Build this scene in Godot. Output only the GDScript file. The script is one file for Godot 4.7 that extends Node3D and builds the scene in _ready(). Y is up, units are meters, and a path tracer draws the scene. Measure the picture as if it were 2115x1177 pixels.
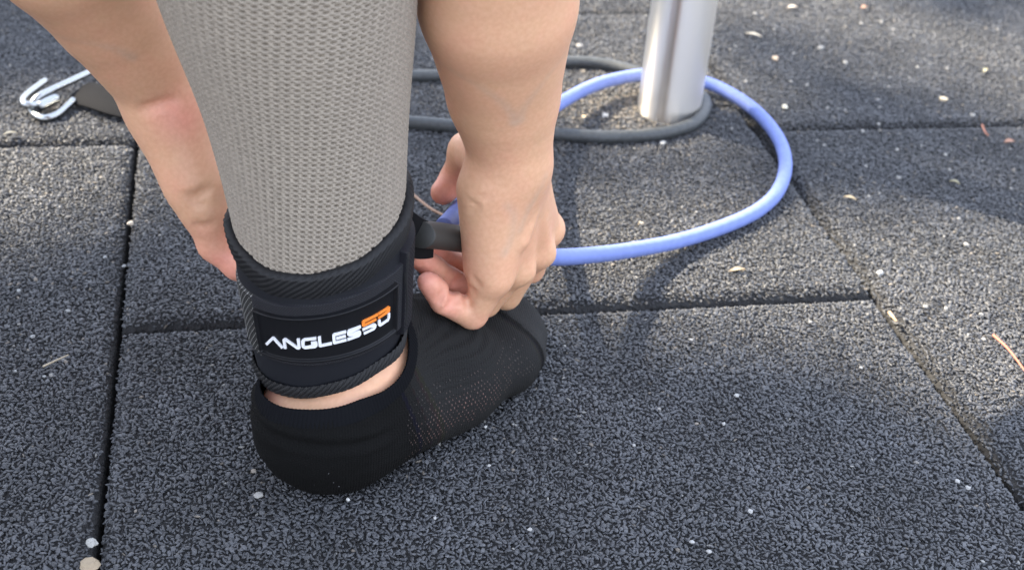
extends Node3D

# ---------------------------------------------------------------- helpers
var rng := RandomNumberGenerator.new()
var names := {}

func V(x: float, y: float, z: float) -> Vector3:
	return Vector3(x, y, z)

func lin(r: float, g: float, b: float) -> Color:
	return Color(r, g, b).linear_to_srgb()

func numbered(called: String) -> String:
	names[called] = names.get(called, -1) + 1
	return called if names[called] == 0 else "%s_%03d" % [called, names[called]]

func tag(o: Node3D, label: String, category := "", group := "") -> Node3D:
	if label: o.set_meta("label", label)
	if category: o.set_meta("category", category)
	if group: o.set_meta("group", group)
	return o

func thing(called: String, label: String, category: String, at := Vector3.ZERO, group := "") -> Node3D:
	var o := Node3D.new()
	o.name = numbered(called)
	add_child(o)
	o.position = at
	tag(o, label, category, group)
	return o

func put(called: String, mesh: Mesh, mat: Material, parent: Node = self, at := Vector3.ZERO) -> MeshInstance3D:
	var o := MeshInstance3D.new()
	o.name = numbered(called) if parent == self else called
	o.mesh = mesh
	if mat: o.material_override = mat
	parent.add_child(o, true)
	o.position = at
	return o

func arr_mesh(v: PackedVector3Array, n: PackedVector3Array, idx: PackedInt32Array, col := PackedColorArray(), uv := PackedVector2Array()) -> ArrayMesh:
	var a := []
	a.resize(Mesh.ARRAY_MAX)
	a[Mesh.ARRAY_VERTEX] = v
	if n.size(): a[Mesh.ARRAY_NORMAL] = n
	a[Mesh.ARRAY_INDEX] = idx
	if col.size(): a[Mesh.ARRAY_COLOR] = col
	if uv.size(): a[Mesh.ARRAY_TEX_UV] = uv
	var m := ArrayMesh.new()
	m.add_surface_from_arrays(Mesh.PRIMITIVE_TRIANGLES, a)
	return m

# grid of nu x nv points (u is closed when wrap), smooth normals
func grid_mesh(p: PackedVector3Array, nu: int, nv: int, wrap: bool, flip := false, col := PackedColorArray(), uv := PackedVector2Array()) -> ArrayMesh:
	var idx := PackedInt32Array()
	var nrm := PackedVector3Array()
	nrm.resize(p.size())
	var ue := nu if wrap else nu - 1
	for j in nv - 1:
		for i in ue:
			var a := j * nu + i
			var b := j * nu + (i + 1) % nu
			var c := a + nu
			var d := b + nu
			var f := (p[b] - p[a]).cross(p[c] - p[a]) + (p[d] - p[b]).cross(p[c] - p[b])
			if flip: f = -f
			nrm[a] += f; nrm[b] += f; nrm[c] += f; nrm[d] += f
			if flip: idx.append_array(PackedInt32Array([a, b, c, b, d, c]))
			else: idx.append_array(PackedInt32Array([a, c, b, b, c, d]))
	for i in nrm.size(): nrm[i] = nrm[i].normalized()
	return arr_mesh(p, nrm, idx, col, uv)

func smooth_path(p: Array, per: int) -> PackedVector3Array:
	var out := PackedVector3Array()
	for i in p.size() - 1:
		var a: Vector3 = p[maxi(i - 1, 0)]
		var b: Vector3 = p[i]
		var c: Vector3 = p[i + 1]
		var d: Vector3 = p[mini(i + 2, p.size() - 1)]
		for k in per:
			out.append(b.cubic_interpolate(c, a, d, float(k) / per))
	out.append(p[p.size() - 1])
	return out

func tube(path: PackedVector3Array, r: float, sides := 14, r_end := -1.0, flat := 1.0) -> ArrayMesh:
	var p := PackedVector3Array()
	var n := path.size()
	var side := Vector3.ZERO
	if r_end < 0: r_end = r
	var rings := PackedVector3Array()
	for i in n + 2:
		var k := clampi(i - 1, 0, n - 1)
		var t := (path[mini(k + 1, n - 1)] - path[maxi(k - 1, 0)]).normalized()
		if side == Vector3.ZERO:
			side = t.cross(Vector3.UP)
			if side.length() < 0.1: side = t.cross(Vector3.RIGHT)
		side = (side - t * side.dot(t)).normalized()
		var up := side.cross(t)
		var rr := lerpf(r, r_end, float(k) / (n - 1))
		if i == 0 or i == n + 1: rr *= 0.02
		for s in sides:
			var a := TAU * s / sides
			p.append(path[k] + side * cos(a) * rr + up * sin(a) * rr * flat)
	return grid_mesh(p, sides, n + 2, true, true)

func mat(c: Color, rough := 0.8, metal := 0.0, spec := 0.5) -> StandardMaterial3D:
	var m := StandardMaterial3D.new()
	m.albedo_color = c.linear_to_srgb()
	m.roughness = rough
	m.metallic = metal
	m.metallic_specular = spec
	return m

func noise_tex(freq: float, seed_: int, type := FastNoiseLite.TYPE_SIMPLEX_SMOOTH, size := 512, as_normal := false, bump := 4.0, octaves := 4, ramp: Gradient = null) -> NoiseTexture2D:
	var n := FastNoiseLite.new()
	n.noise_type = type
	n.seed = seed_
	n.frequency = freq
	n.fractal_octaves = octaves
	var t := NoiseTexture2D.new()
	t.width = size
	t.height = size
	t.seamless = true
	t.noise = n
	t.as_normal_map = as_normal
	t.bump_strength = bump
	if ramp: t.color_ramp = ramp
	return t

func ramp2(a: Color, b: Color) -> Gradient:
	var g := Gradient.new()
	g.set_color(0, a)
	g.set_color(1, b)
	return g

func triplanar(m: StandardMaterial3D, per_metre: float) -> StandardMaterial3D:
	m.uv1_triplanar = true
	m.uv1_scale = Vector3.ONE * per_metre
	m.uv1_triplanar_sharpness = 4.0
	return m

# ---------------------------------------------------------------- signed-distance bodies
class Bone:
	var a: Vector3
	var b: Vector3
	var ra: float
	var rb: float
	var k: float
	var n: Vector3
	var s: float
	var carve: bool

func bone(a: Vector3, b: Vector3, ra: float, rb: float, k := 0.006, n := Vector3.ZERO, s := 1.0, carve := false) -> Bone:
	var o := Bone.new()
	o.a = a; o.b = b; o.ra = ra; o.rb = rb; o.k = k; o.n = n; o.s = s; o.carve = carve
	return o

func sdf_at(bones: Array, p: Vector3, grow := 0.0) -> float:
	var f := 1.0
	for q: Bone in bones:
		var pa := p - q.a
		if q.s != 1.0: pa += q.n * (pa.dot(q.n) * (1.0 / q.s - 1.0))
		var ba := q.b - q.a
		var h := clampf(pa.dot(ba) / maxf(ba.length_squared(), 1e-9), 0.0, 1.0)
		var d := (pa - ba * h).length() - lerpf(q.ra, q.rb, h)
		if q.carve:
			var e := maxf(q.k - absf(-d - f), 0.0) / q.k
			f = maxf(f, -d) + e * e * q.k * 0.25
		else:
			var e := maxf(q.k - absf(d - f), 0.0) / q.k
			f = minf(f, d) - e * e * q.k * 0.25
	return f - grow

func crease(bones: Array, pts: Array, r: float, k: float) -> void:
	# a fold in the skin: a thin groove that follows the surface
	var path := smooth_path(pts, 5)
	var on := PackedVector3Array()
	for p in path:
		for it in 8:
			var e := 0.0006
			var d := sdf_at(bones, p)
			var g := V(sdf_at(bones, p + V(e, 0, 0)) - d, sdf_at(bones, p + V(0, e, 0)) - d, sdf_at(bones, p + V(0, 0, e)) - d)
			if g.length() < 1e-7: break
			p -= g.normalized() * d * 0.9
		on.append(p)
	for i in on.size() - 1:
		var a := sin(PI * clampf(i / float(on.size() - 1), 0.0, 1.0))
		bones.append(bone(on[i], on[i + 1], r * (0.35 + 0.65 * a), r * (0.35 + 0.65 * a), k, Vector3.ZERO, 1.0, true))

var g_v: PackedVector3Array
var g_i: PackedInt32Array

func net(bones: Array, cell: float, grow := 0.0, floor_y := -1.0, clip_lo := V(-9, -9, -9), clip_hi := V(9, 9, 9)) -> void:
	# one vertex in each cell that the surface crosses, one quad round each crossed edge; result in g_v, g_i
	var lo := V(9, 9, 9)
	var hi := V(-9, -9, -9)
	for q: Bone in bones:
		if q.carve: continue
		var r := Vector3.ONE * (maxf(q.ra, q.rb) * maxf(1.0, q.s) + grow + cell * 3.0)
		lo = lo.min(q.a - r).min(q.b - r)
		hi = hi.max(q.a + r).max(q.b + r)
	lo = lo.max(clip_lo)
	hi = hi.min(clip_hi)
	var nx := int((hi.x - lo.x) / cell) + 2
	var ny := int((hi.y - lo.y) / cell) + 2
	var nz := int((hi.z - lo.z) / cell) + 2
	var f := PackedFloat32Array()
	f.resize(nx * ny * nz)
	f.fill(1.0)
	for q: Bone in bones:
		var reach := Vector3.ONE * (maxf(q.ra, q.rb) * maxf(1.0, q.s) + q.k + grow + cell * 2.0)
		var l := (q.a - reach).min(q.b - reach) - lo
		var u := (q.a + reach).max(q.b + reach) - lo
		var i0 := maxi(int(l.x / cell), 0)
		var i1 := mini(int(u.x / cell) + 1, nx - 1)
		var j0 := maxi(int(l.y / cell), 0)
		var j1 := mini(int(u.y / cell) + 1, ny - 1)
		var k0 := maxi(int(l.z / cell), 0)
		var k1 := mini(int(u.z / cell) + 1, nz - 1)
		var a := q.a
		var ba := q.b - q.a
		var inv := 1.0 / maxf(ba.length_squared(), 1e-9)
		var ra := q.ra + grow
		var dr := q.rb - q.ra
		var n := q.n
		var squash := 1.0 / q.s - 1.0
		var kk := q.k
		var carve := q.carve
		for k in range(k0, k1 + 1):
			for j in range(j0, j1 + 1):
				var at := (k * ny + j) * nx + i0
				var pa := V(lo.x + i0 * cell, lo.y + j * cell, lo.z + k * cell) - a
				for i in range(i0, i1 + 1):
					var w := pa
					if squash != 0.0: w += n * (pa.dot(n) * squash)
					var h := clampf(w.dot(ba) * inv, 0.0, 1.0)
					var d := (w - ba * h).length() - ra - dr * h
					var c := f[at]
					if carve:
						var e := kk - absf(-d - c)
						f[at] = maxf(c, -d) + (e * e / kk * 0.25 if e > 0.0 else 0.0)
					elif d < c + kk:
						var e := kk - absf(d - c)
						f[at] = minf(c, d) - (e * e / kk * 0.25 if e > 0.0 else 0.0)
					at += 1
					pa.x += cell
	var v := PackedVector3Array()
	var where := PackedInt32Array()
	where.resize(f.size())
	where.fill(-1)
	var cells := PackedInt32Array()
	var sx := 1
	var sy := nx
	var sz := nx * ny
	var near := cell * 3.0
	for k in nz - 1:
		for j in ny - 1:
			var at := (k * ny + j) * nx
			for i in nx - 1:
				var f0 := f[at]
				if f0 < near and f0 > -near:
					var f1 := f[at + 1]
					var f2 := f[at + sy]
					var f3 := f[at + sy + 1]
					var f4 := f[at + sz]
					var f5 := f[at + sz + 1]
					var f6 := f[at + sz + sy]
					var f7 := f[at + sz + sy + 1]
					var m := int(f0 < 0) + int(f1 < 0) + int(f2 < 0) + int(f3 < 0) + int(f4 < 0) + int(f5 < 0) + int(f6 < 0) + int(f7 < 0)
					if m != 0 and m != 8:
						var s := Vector3.ZERO
						var c := 0
						if (f0 < 0) != (f1 < 0): s += V(f0 / (f0 - f1), 0, 0); c += 1
						if (f2 < 0) != (f3 < 0): s += V(f2 / (f2 - f3), 1, 0); c += 1
						if (f4 < 0) != (f5 < 0): s += V(f4 / (f4 - f5), 0, 1); c += 1
						if (f6 < 0) != (f7 < 0): s += V(f6 / (f6 - f7), 1, 1); c += 1
						if (f0 < 0) != (f2 < 0): s += V(0, f0 / (f0 - f2), 0); c += 1
						if (f1 < 0) != (f3 < 0): s += V(1, f1 / (f1 - f3), 0); c += 1
						if (f4 < 0) != (f6 < 0): s += V(0, f4 / (f4 - f6), 1); c += 1
						if (f5 < 0) != (f7 < 0): s += V(1, f5 / (f5 - f7), 1); c += 1
						if (f0 < 0) != (f4 < 0): s += V(0, 0, f0 / (f0 - f4)); c += 1
						if (f1 < 0) != (f5 < 0): s += V(1, 0, f1 / (f1 - f5)); c += 1
						if (f2 < 0) != (f6 < 0): s += V(0, 1, f2 / (f2 - f6)); c += 1
						if (f3 < 0) != (f7 < 0): s += V(1, 1, f3 / (f3 - f7)); c += 1
						where[at] = v.size()
						cells.append(at)
						var p := lo + (V(i, j, k) + s / c) * cell
						if p.y < floor_y: p.y = floor_y
						v.append(p)
				at += 1
	var idx := PackedInt32Array()
	for at in cells:
		var f0 := f[at]
		for axis in 3:
			var d1 := [sx, sy, sz][axis] as int
			var d2 := [sy, sz, sx][axis] as int
			var d3 := [sz, sx, sy][axis] as int
			if (f0 < 0) == (f[at + d1] < 0): continue
			if at - d2 - d3 < 0: continue
			var q0 := where[at]
			var q1 := where[at - d2]
			var q2 := where[at - d2 - d3]
			var q3 := where[at - d3]
			if q1 < 0 or q2 < 0 or q3 < 0: continue
			if f0 < 0: idx.append_array(PackedInt32Array([q0, q2, q1, q0, q3, q2]))
			else: idx.append_array(PackedInt32Array([q0, q1, q2, q0, q2, q3]))
	g_v = v
	g_i = idx

func normals_of(v: PackedVector3Array, idx: PackedInt32Array) -> PackedVector3Array:
	var n := PackedVector3Array()
	n.resize(v.size())
	for t in range(0, idx.size(), 3):
		var a := idx[t]
		var b := idx[t + 1]
		var c := idx[t + 2]
		var q := (v[c] - v[a]).cross(v[b] - v[a])
		n[a] += q; n[b] += q; n[c] += q
	for i in n.size(): n[i] = n[i].normalized()
	return n

func relax(v: PackedVector3Array, idx: PackedInt32Array, amount: float) -> PackedVector3Array:
	var s := PackedVector3Array()
	s.resize(v.size())
	var c := PackedFloat32Array()
	c.resize(v.size())
	for t in range(0, idx.size(), 3):
		for e in 3:
			var a := idx[t + e]
			var b := idx[t + (e + 1) % 3]
			s[a] += v[b]; c[a] += 1.0
			s[b] += v[a]; c[b] += 1.0
	var out := v.duplicate()
	for i in v.size():
		if c[i] > 0.0: out[i] = v[i].lerp(s[i] / c[i], amount)
	return out

# several nets joined into one surface
class Soup:
	var v := PackedVector3Array()
	var n := PackedVector3Array()
	var i := PackedInt32Array()
	var c := PackedColorArray()

func pour(soup: Soup, smooth := 1) -> int:
	var vv := g_v
	for k in smooth: vv = relax(vv, g_i, 0.5)
	var at := soup.v.size()
	soup.v.append_array(vv)
	soup.n.append_array(normals_of(vv, g_i))
	for k in g_i: soup.i.append(k + at)
	return at

# ---------------------------------------------------------------- the ankle: leg, sock and cuff share these measures
const HEEL := Vector3(0.113, 0.0, 0.142)
const FWD := Vector3(0.797, 0.0, -0.604)
const LAT := Vector3(0.604, 0.0, 0.797)

func foot(s: float, t: float, y: float) -> Vector3:
	return HEEL + FWD * s + LAT * t + Vector3.UP * y

# y, centre x, centre z, radius
const LEG := [[0.05, 0.1195, 0.1215, 0.034], [0.09, 0.1185, 0.1205, 0.0375], [0.135, 0.1161, 0.1185, 0.0422], [0.197, 0.1108, 0.115, 0.0485], [0.258, 0.103, 0.112, 0.0588], [0.32, 0.0965, 0.109, 0.0645], [0.39, 0.0905, 0.104, 0.0625], [0.46, 0.086, 0.098, 0.0585], [0.52, 0.084, 0.100, 0.062]]

func leg_at(y: float) -> Vector3: # centre x, centre z, radius
	var i := 0
	while i < LEG.size() - 2 and LEG[i + 1][0] < y: i += 1
	var a: Array = LEG[maxi(i - 1, 0)]
	var b: Array = LEG[i]
	var c: Array = LEG[i + 1]
	var d: Array = LEG[mini(i + 2, LEG.size() - 1)]
	var t: float = (y - b[0]) / (c[0] - b[0])
	return V(b[1], b[2], b[3]).cubic_interpolate(V(c[1], c[2], c[3]), V(a[1], a[2], a[3]), V(d[1], d[2], d[3]), t)

func cuff_point(theta: float, y: float, out: float) -> Vector3:
	var t := (y - 0.054) / 0.095
	var r := lerpf(0.039, 0.0457, t) + out
	return V(lerpf(0.121, 0.1155, t) + sin(theta) * r, y, lerpf(0.122, 0.118, t) + cos(theta) * r)

func half_cos(theta: float) -> float:
	var c := cos(theta)
	return c if c > 0.0 else c * 0.25

func cuff_top(theta: float) -> float:
	return 0.1512 + 0.0095 * sin(theta) - 0.0147 * half_cos(theta) + 0.0004 * sin(theta * 5.0 + 1.0) + 0.0003 * sin(theta * 11.0)

func cuff_bottom(theta: float) -> float:
	return 0.0652 + 0.0105 * sin(theta) + 0.0005 * half_cos(theta) + 0.0005 * sin(theta * 4.0) + 0.0003 * sin(theta * 9.0 + 2.0)

func strip(t0: float, t1: float, nt: int, low: Callable, high: Callable, nv: int, shape: Callable) -> ArrayMesh:
	# a sheet round the cuff from angle t0 to t1; shape(u, w, metres round, metres up) gives how far it stands out
	var p := PackedVector3Array()
	for j in nv:
		var w := float(j) / (nv - 1)
		for i in nt:
			var u := float(i) / (nt - 1)
			var th := lerpf(t0, t1, u)
			var y0: float = low.call(th)
			var y1: float = high.call(th)
			p.append(cuff_point(th, lerpf(y0, y1, w), shape.call(u, w, th * 0.043, w * (y1 - y0))))
	return grid_mesh(p, nt, nv, false)

func letter_mesh(lines: Array, wide: float, tall: float, half: float, th0: float, base: Callable) -> ArrayMesh:
	var st := SurfaceTool.new()
	st.begin(Mesh.PRIMITIVE_TRIANGLES)
	var top := 0.0031
	var low := 0.0022
	for line in lines:
		var pl := PackedVector2Array()
		for q: Vector2 in line: pl.append(Vector2(half + q.x * (wide - 2 * half), half + q.y * (tall - 2 * half)))
		for poly: PackedVector2Array in Geometry2D.offset_polyline(pl, half, Geometry2D.JOIN_ROUND, Geometry2D.END_SQUARE):
			var on := func(q: Vector2, o: float) -> Vector3:
				var th := th0 + q.x / 0.0455
				return cuff_point(th, base.call(th) + q.y, o)
			var tri := Geometry2D.triangulate_polygon(poly)
			for k in range(0, tri.size(), 3):
				for e in [0, 2, 1]:
					st.add_vertex(on.call(poly[tri[k + e]], top))
			for k in poly.size():
				var a := poly[k]
				var b := poly[(k + 1) % poly.size()]
				for c in [[a, top], [b, top], [a, low], [b, top], [b, low], [a, low]]:
					st.add_vertex(on.call(c[0], c[1]))
	return st.commit()

# ---------------------------------------------------------------- the scene
func _ready() -> void:
	rng.seed = 41
	# camera
	var cam := Camera3D.new()
	cam.name = "camera"
	add_child(cam)
	cam.position = V(0.08019, 0.49067, 0.71048)
	cam.rotation = V(deg_to_rad(-32.88790), deg_to_rad(-13.05566), deg_to_rad(4.81560))
	var lens := CameraAttributesPhysical.new()
	lens.frustum_focal_length = 12.0 / tan(deg_to_rad(23.67884) / 2.0)
	lens.frustum_near = 0.02
	lens.frustum_far = 200.0
	lens.frustum_focus_distance = 0.70
	lens.exposure_aperture = 14.0
	cam.attributes = lens
	cam.current = true
	# sky
	var sky_mat := ProceduralSkyMaterial.new()
	sky_mat.sky_top_color = Color(0.73, 0.775, 0.865)
	sky_mat.sky_horizon_color = Color(0.90, 0.905, 0.915)
	sky_mat.sky_curve = 0.2
	sky_mat.ground_bottom_color = Color(0.35, 0.34, 0.32)
	sky_mat.ground_horizon_color = Color(0.55, 0.55, 0.53)
	sky_mat.sun_angle_max = 1.0
	var env := Environment.new()
	env.background_mode = Environment.BG_SKY
	env.sky = Sky.new()
	env.sky.sky_material = sky_mat
	env.tonemap_mode = Environment.TONE_MAPPER_LINEAR
	env.tonemap_exposure = 4.4
	env.sdfgi_enabled = true
	env.ssao_enabled = true
	env.ssil_enabled = true
	var world := WorldEnvironment.new()
	world.name = "world"
	world.environment = env
	add_child(world)
	# sun: behind the scene and to the left, seen through the gaps of a tree
	var to_sun := V(-0.60, 0.64, -0.46).normalized()
	var sun := DirectionalLight3D.new()
	sun.name = "sun"
	sun.light_color = Color(1.0, 0.94, 0.84)
	sun.light_energy = 1.55
	sun.light_angular_distance = 0.6
	sun.shadow_enabled = true
	add_child(sun)
	sun.look_at_from_position(to_sun * 5.0, Vector3.ZERO)

	paving()
	pole()
	tree(to_sun)
	person()
	cuff()
	tubes()
	hooks()
	debris()

# ---------------------------------------------------------------- ground
var tile_list := []

func tile_drop(x: float, z: float, t: Array) -> float: # how far the tile's rounded edge lies below its top
	var e := minf(minf(x - t[0], t[1] - x), minf(z - t[2], t[3] - z))
	var b := 0.009
	if e >= b: return 0.0
	var q := (b - maxf(e, 0.0)) / b
	return 0.0065 * q * q

func tile_mesh(w: float, d: float) -> ArrayMesh:
	var p := PackedVector3Array()
	var xs := [0.0, 0.0, 0.002, 0.005, 0.009]
	var line := func(size: float) -> Array:
		var l := []
		for e in xs: l.append(e)
		for k in range(1, 6): l.append(lerpf(0.009, size - 0.009, k / 6.0))
		for e in range(xs.size() - 1, -1, -1): l.append(size - xs[e])
		return l
	var lx: Array = line.call(w)
	var lz: Array = line.call(d)
	for j in lz.size():
		for i in lx.size():
			var wall: bool = i == 0 or j == 0 or i == lx.size() - 1 or j == lz.size() - 1
			p.append(V(lx[i], -0.036 if wall else -0.0026 - tile_drop(lx[i], lz[j], [0.0, w, 0.0, d]), lz[j]))
	return grid_mesh(p, lx.size(), lz.size(), false)

func crumb_mesh(s: int) -> ArrayMesh:
	var r := RandomNumberGenerator.new()
	r.seed = 900 + s
	var t := (1.0 + sqrt(5.0)) / 2.0
	var base := [V(-1, t, 0), V(1, t, 0), V(-1, -t, 0), V(1, -t, 0), V(0, -1, t), V(0, 1, t), V(0, -1, -t), V(0, 1, -t), V(t, 0, -1), V(t, 0, 1), V(-t, 0, -1), V(-t, 0, 1)]
	var faces := [0, 11, 5, 0, 5, 1, 0, 1, 7, 0, 7, 10, 0, 10, 11, 1, 5, 9, 5, 11, 4, 11, 10, 2, 10, 7, 6, 7, 1, 8, 3, 9, 4, 3, 4, 2, 3, 2, 6, 3, 6, 8, 3, 8, 9, 4, 9, 5, 2, 4, 11, 6, 2, 10, 8, 6, 7, 9, 8, 1]
	for i in 12:
		base[i] = base[i].normalized() * r.randf_range(0.7, 1.25) * ([V(1.25, 0.5, 0.62), V(1.5, 0.48, 0.5), V(1.0, 0.5, 0.8), V(1.45, 0.40, 0.55), V(0.95, 0.62, 0.62)][s] as Vector3)
	var v := PackedVector3Array()
	var idx := PackedInt32Array()
	for k in range(0, 60, 3):
		for e in [0, 2, 1]:
			idx.append(v.size())
			v.append(base[faces[k + e]])
	return arr_mesh(v, PackedVector3Array(), idx)

func paving() -> void:
	var soil := StandardMaterial3D.new()
	soil.albedo_color = lin(0.075, 0.07, 0.06)
	soil.roughness = 1.0
	var plane := PlaneMesh.new()
	plane.size = Vector2(120, 120)
	var g := put("ground", plane, soil, self, V(0, -0.038, 0))
	g.set_meta("kind", "structure")
	tag(g, "bare ground around and beneath the rubber paving")
	var root := Node3D.new()
	root.name = "rubber_pavement"
	add_child(root)
	root.set_meta("kind", "structure")
	tag(root, "pavement of black rubber crumb tiles laid in a running bond")
	var m := mat(Color(0.027, 0.027, 0.028), 0.95)
	m.normal_enabled = true
	m.normal_texture = noise_tex(0.04, 5, FastNoiseLite.TYPE_CELLULAR, 1024, true, 12.0, 2)
	triplanar(m, 6.0)
	m.normal_scale = 1.2
	var crumb_mat := mat(Color(1, 1, 1), 0.55, 0.0, 0.5)
	crumb_mat.vertex_color_use_as_albedo = true
	var shapes := []
	for s in 5: shapes.append(crumb_mesh(s))
	var dust := FastNoiseLite.new()
	dust.seed = 8
	dust.frequency = 6.0
	dust.fractal_octaves = 3
	var tm := tile_mesh(0.4966, 0.4966)
	var half := 0.0017
	for c in range(-3, 5):
		for rr in range(-4, 3):
			var x0 := c * 0.5
			var z0 := rr * 0.5 + (0.25 if c % 2 != 0 else 0.0)
			var lift := 0.0
			if c == 0 and rr == -1: lift = 0.0022
			if c == 1: lift = 0.0004
			var o := put("rubber_tile", tm, m, root, V(x0 + half, lift, z0 + half))
			var t := [x0 + half, x0 + 0.5 - half, z0 + half, z0 + 0.5 - half]
			crumbs(o, t, lift, shapes, crumb_mat, dust)

func seg_dist(x: float, z: float, ax: float, az: float, bx: float, bz: float) -> float:
	var d := Vector2(bx - ax, bz - az)
	var q := Vector2(x - ax, z - az)
	return (q - d * clampf(q.dot(d) / d.length_squared(), 0, 1)).length()

func crumbs(tile: Node3D, t: Array, lift: float, shapes: Array, m: Material, dust: FastNoiseLite) -> void:
	# the rubber crumbs that make up the tile's face, built where they are near enough to be told from each other
	var lists := []
	for s in shapes: lists.append([])
	var pitch := 0.00202
	var nx := int((t[1] - t[0]) / pitch)
	var nz := int((t[3] - t[2]) / pitch)
	var total := 0
	for j in nz:
		var z: float = t[2] + (j + 0.5) * pitch
		if z < -0.88 or z > 0.42: continue
		var left := lerpf(-0.044, -0.133, (0.202 - z) / 0.737) - 0.24
		var right := lerpf(0.471, 0.897, (0.26 - z) / 0.793) + 0.22
		for i in nx:
			var x: float = t[0] + (i + 0.5) * pitch
			if x < left or x > right: continue
			var px := clampf(x + rng.randf_range(-0.5, 0.5) * pitch, t[0], t[1])
			var pz := clampf(z + rng.randf_range(-0.5, 0.5) * pitch, t[2], t[3])
			if seg_dist(px, pz, 0.455, -0.288, 0.499, -0.287) < 0.0030: continue
			if Vector2(px - 0.4335, pz + 0.2845).length() < 0.0275: continue
			if Vector2(px - 0.4985, pz + 0.252).length() < 0.008: continue
			var y := lift - tile_drop(px, pz, t) - rng.randf_range(0.0, 0.0016)
			var b := Basis.from_euler(V(rng.randf_range(-0.55, 0.55), rng.randf_range(0, TAU), rng.randf_range(-0.55, 0.55)))
			var s := rng.randf_range(0.0009, 0.0017)
			b = b.scaled(V(s, s, s) )
			var tone := rng.randf_range(0.68, 1.3)
			var col := Color(0.056, 0.0585, 0.064) * tone
			var dirt := dust.get_noise_2d(px * 10.0, pz * 10.0) * 0.5 + 0.5
			col = col * (1.0 + 0.35 * dust.get_noise_2d(px * 2.5 + 9.0, pz * 2.5))
			var near_pole := exp(-pow(Vector2(px - 0.40, (pz + 0.29) * 1.4).length() / 0.06, 2.0))
			var pick := rng.randf()
			var sandy := 0.010 + 0.04 * maxf(dirt - 0.5, 0.0) + 0.5 * near_pole
			if pz > 0.05: sandy *= 0.3
			if pick < sandy: col = Color(0.20, 0.175, 0.145) * rng.randf_range(0.45, 1.0)
			elif pick > 0.9975: col = Color(0.24, 0.235, 0.22) * rng.randf_range(0.7, 1.1)
			lists[rng.randi() % shapes.size()].append([Transform3D(b, V(px, y, pz) - tile.position), col])
			total += 1
	if total == 0: return
	for s in shapes.size():
		var mm := MultiMesh.new()
		mm.transform_format = MultiMesh.TRANSFORM_3D
		mm.use_colors = true
		mm.mesh = shapes[s]
		mm.instance_count = lists[s].size()
		for k in lists[s].size():
			mm.set_instance_transform(k, lists[s][k][0])
			mm.set_instance_color(k, lists[s][k][1])
		var o := MultiMeshInstance3D.new()
		o.name = "rubber_crumbs"
		o.multimesh = mm
		o.material_override = m
		o.set_meta("kind", "stuff")
		tile.add_child(o, true)

func pole() -> void:
	var m := mat(Color(0.72, 0.695, 0.655), 0.36, 1.0)
	m.anisotropy_enabled = true
	m.anisotropy = 0.9
	var o := thing("metal_pole", "round brushed steel pole standing in the rubber paving", "pole", V(0.4335, 0, -0.2845))
	var prof := [[-0.03, 0.0262], [0.0, 0.0262], [0.004, 0.0265], [2.2, 0.0265]]
	var p := PackedVector3Array()
	var uv := PackedVector2Array()
	for q in prof:
		for i in 97:
			var a := TAU * i / 96
			p.append(V(cos(a) * q[1], q[0], sin(a) * q[1]))
			uv.append(Vector2(q[0], i / 96.0))
	put("shaft", grid_mesh(p, 97, prof.size(), false, false, PackedColorArray(), uv), m, o)
	var cap := CylinderMesh.new()
	cap.top_radius = 0.024
	cap.bottom_radius = 0.0272
	cap.height = 0.012
	put("cap", cap, m, o, V(0, 2.206, 0))

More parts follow.
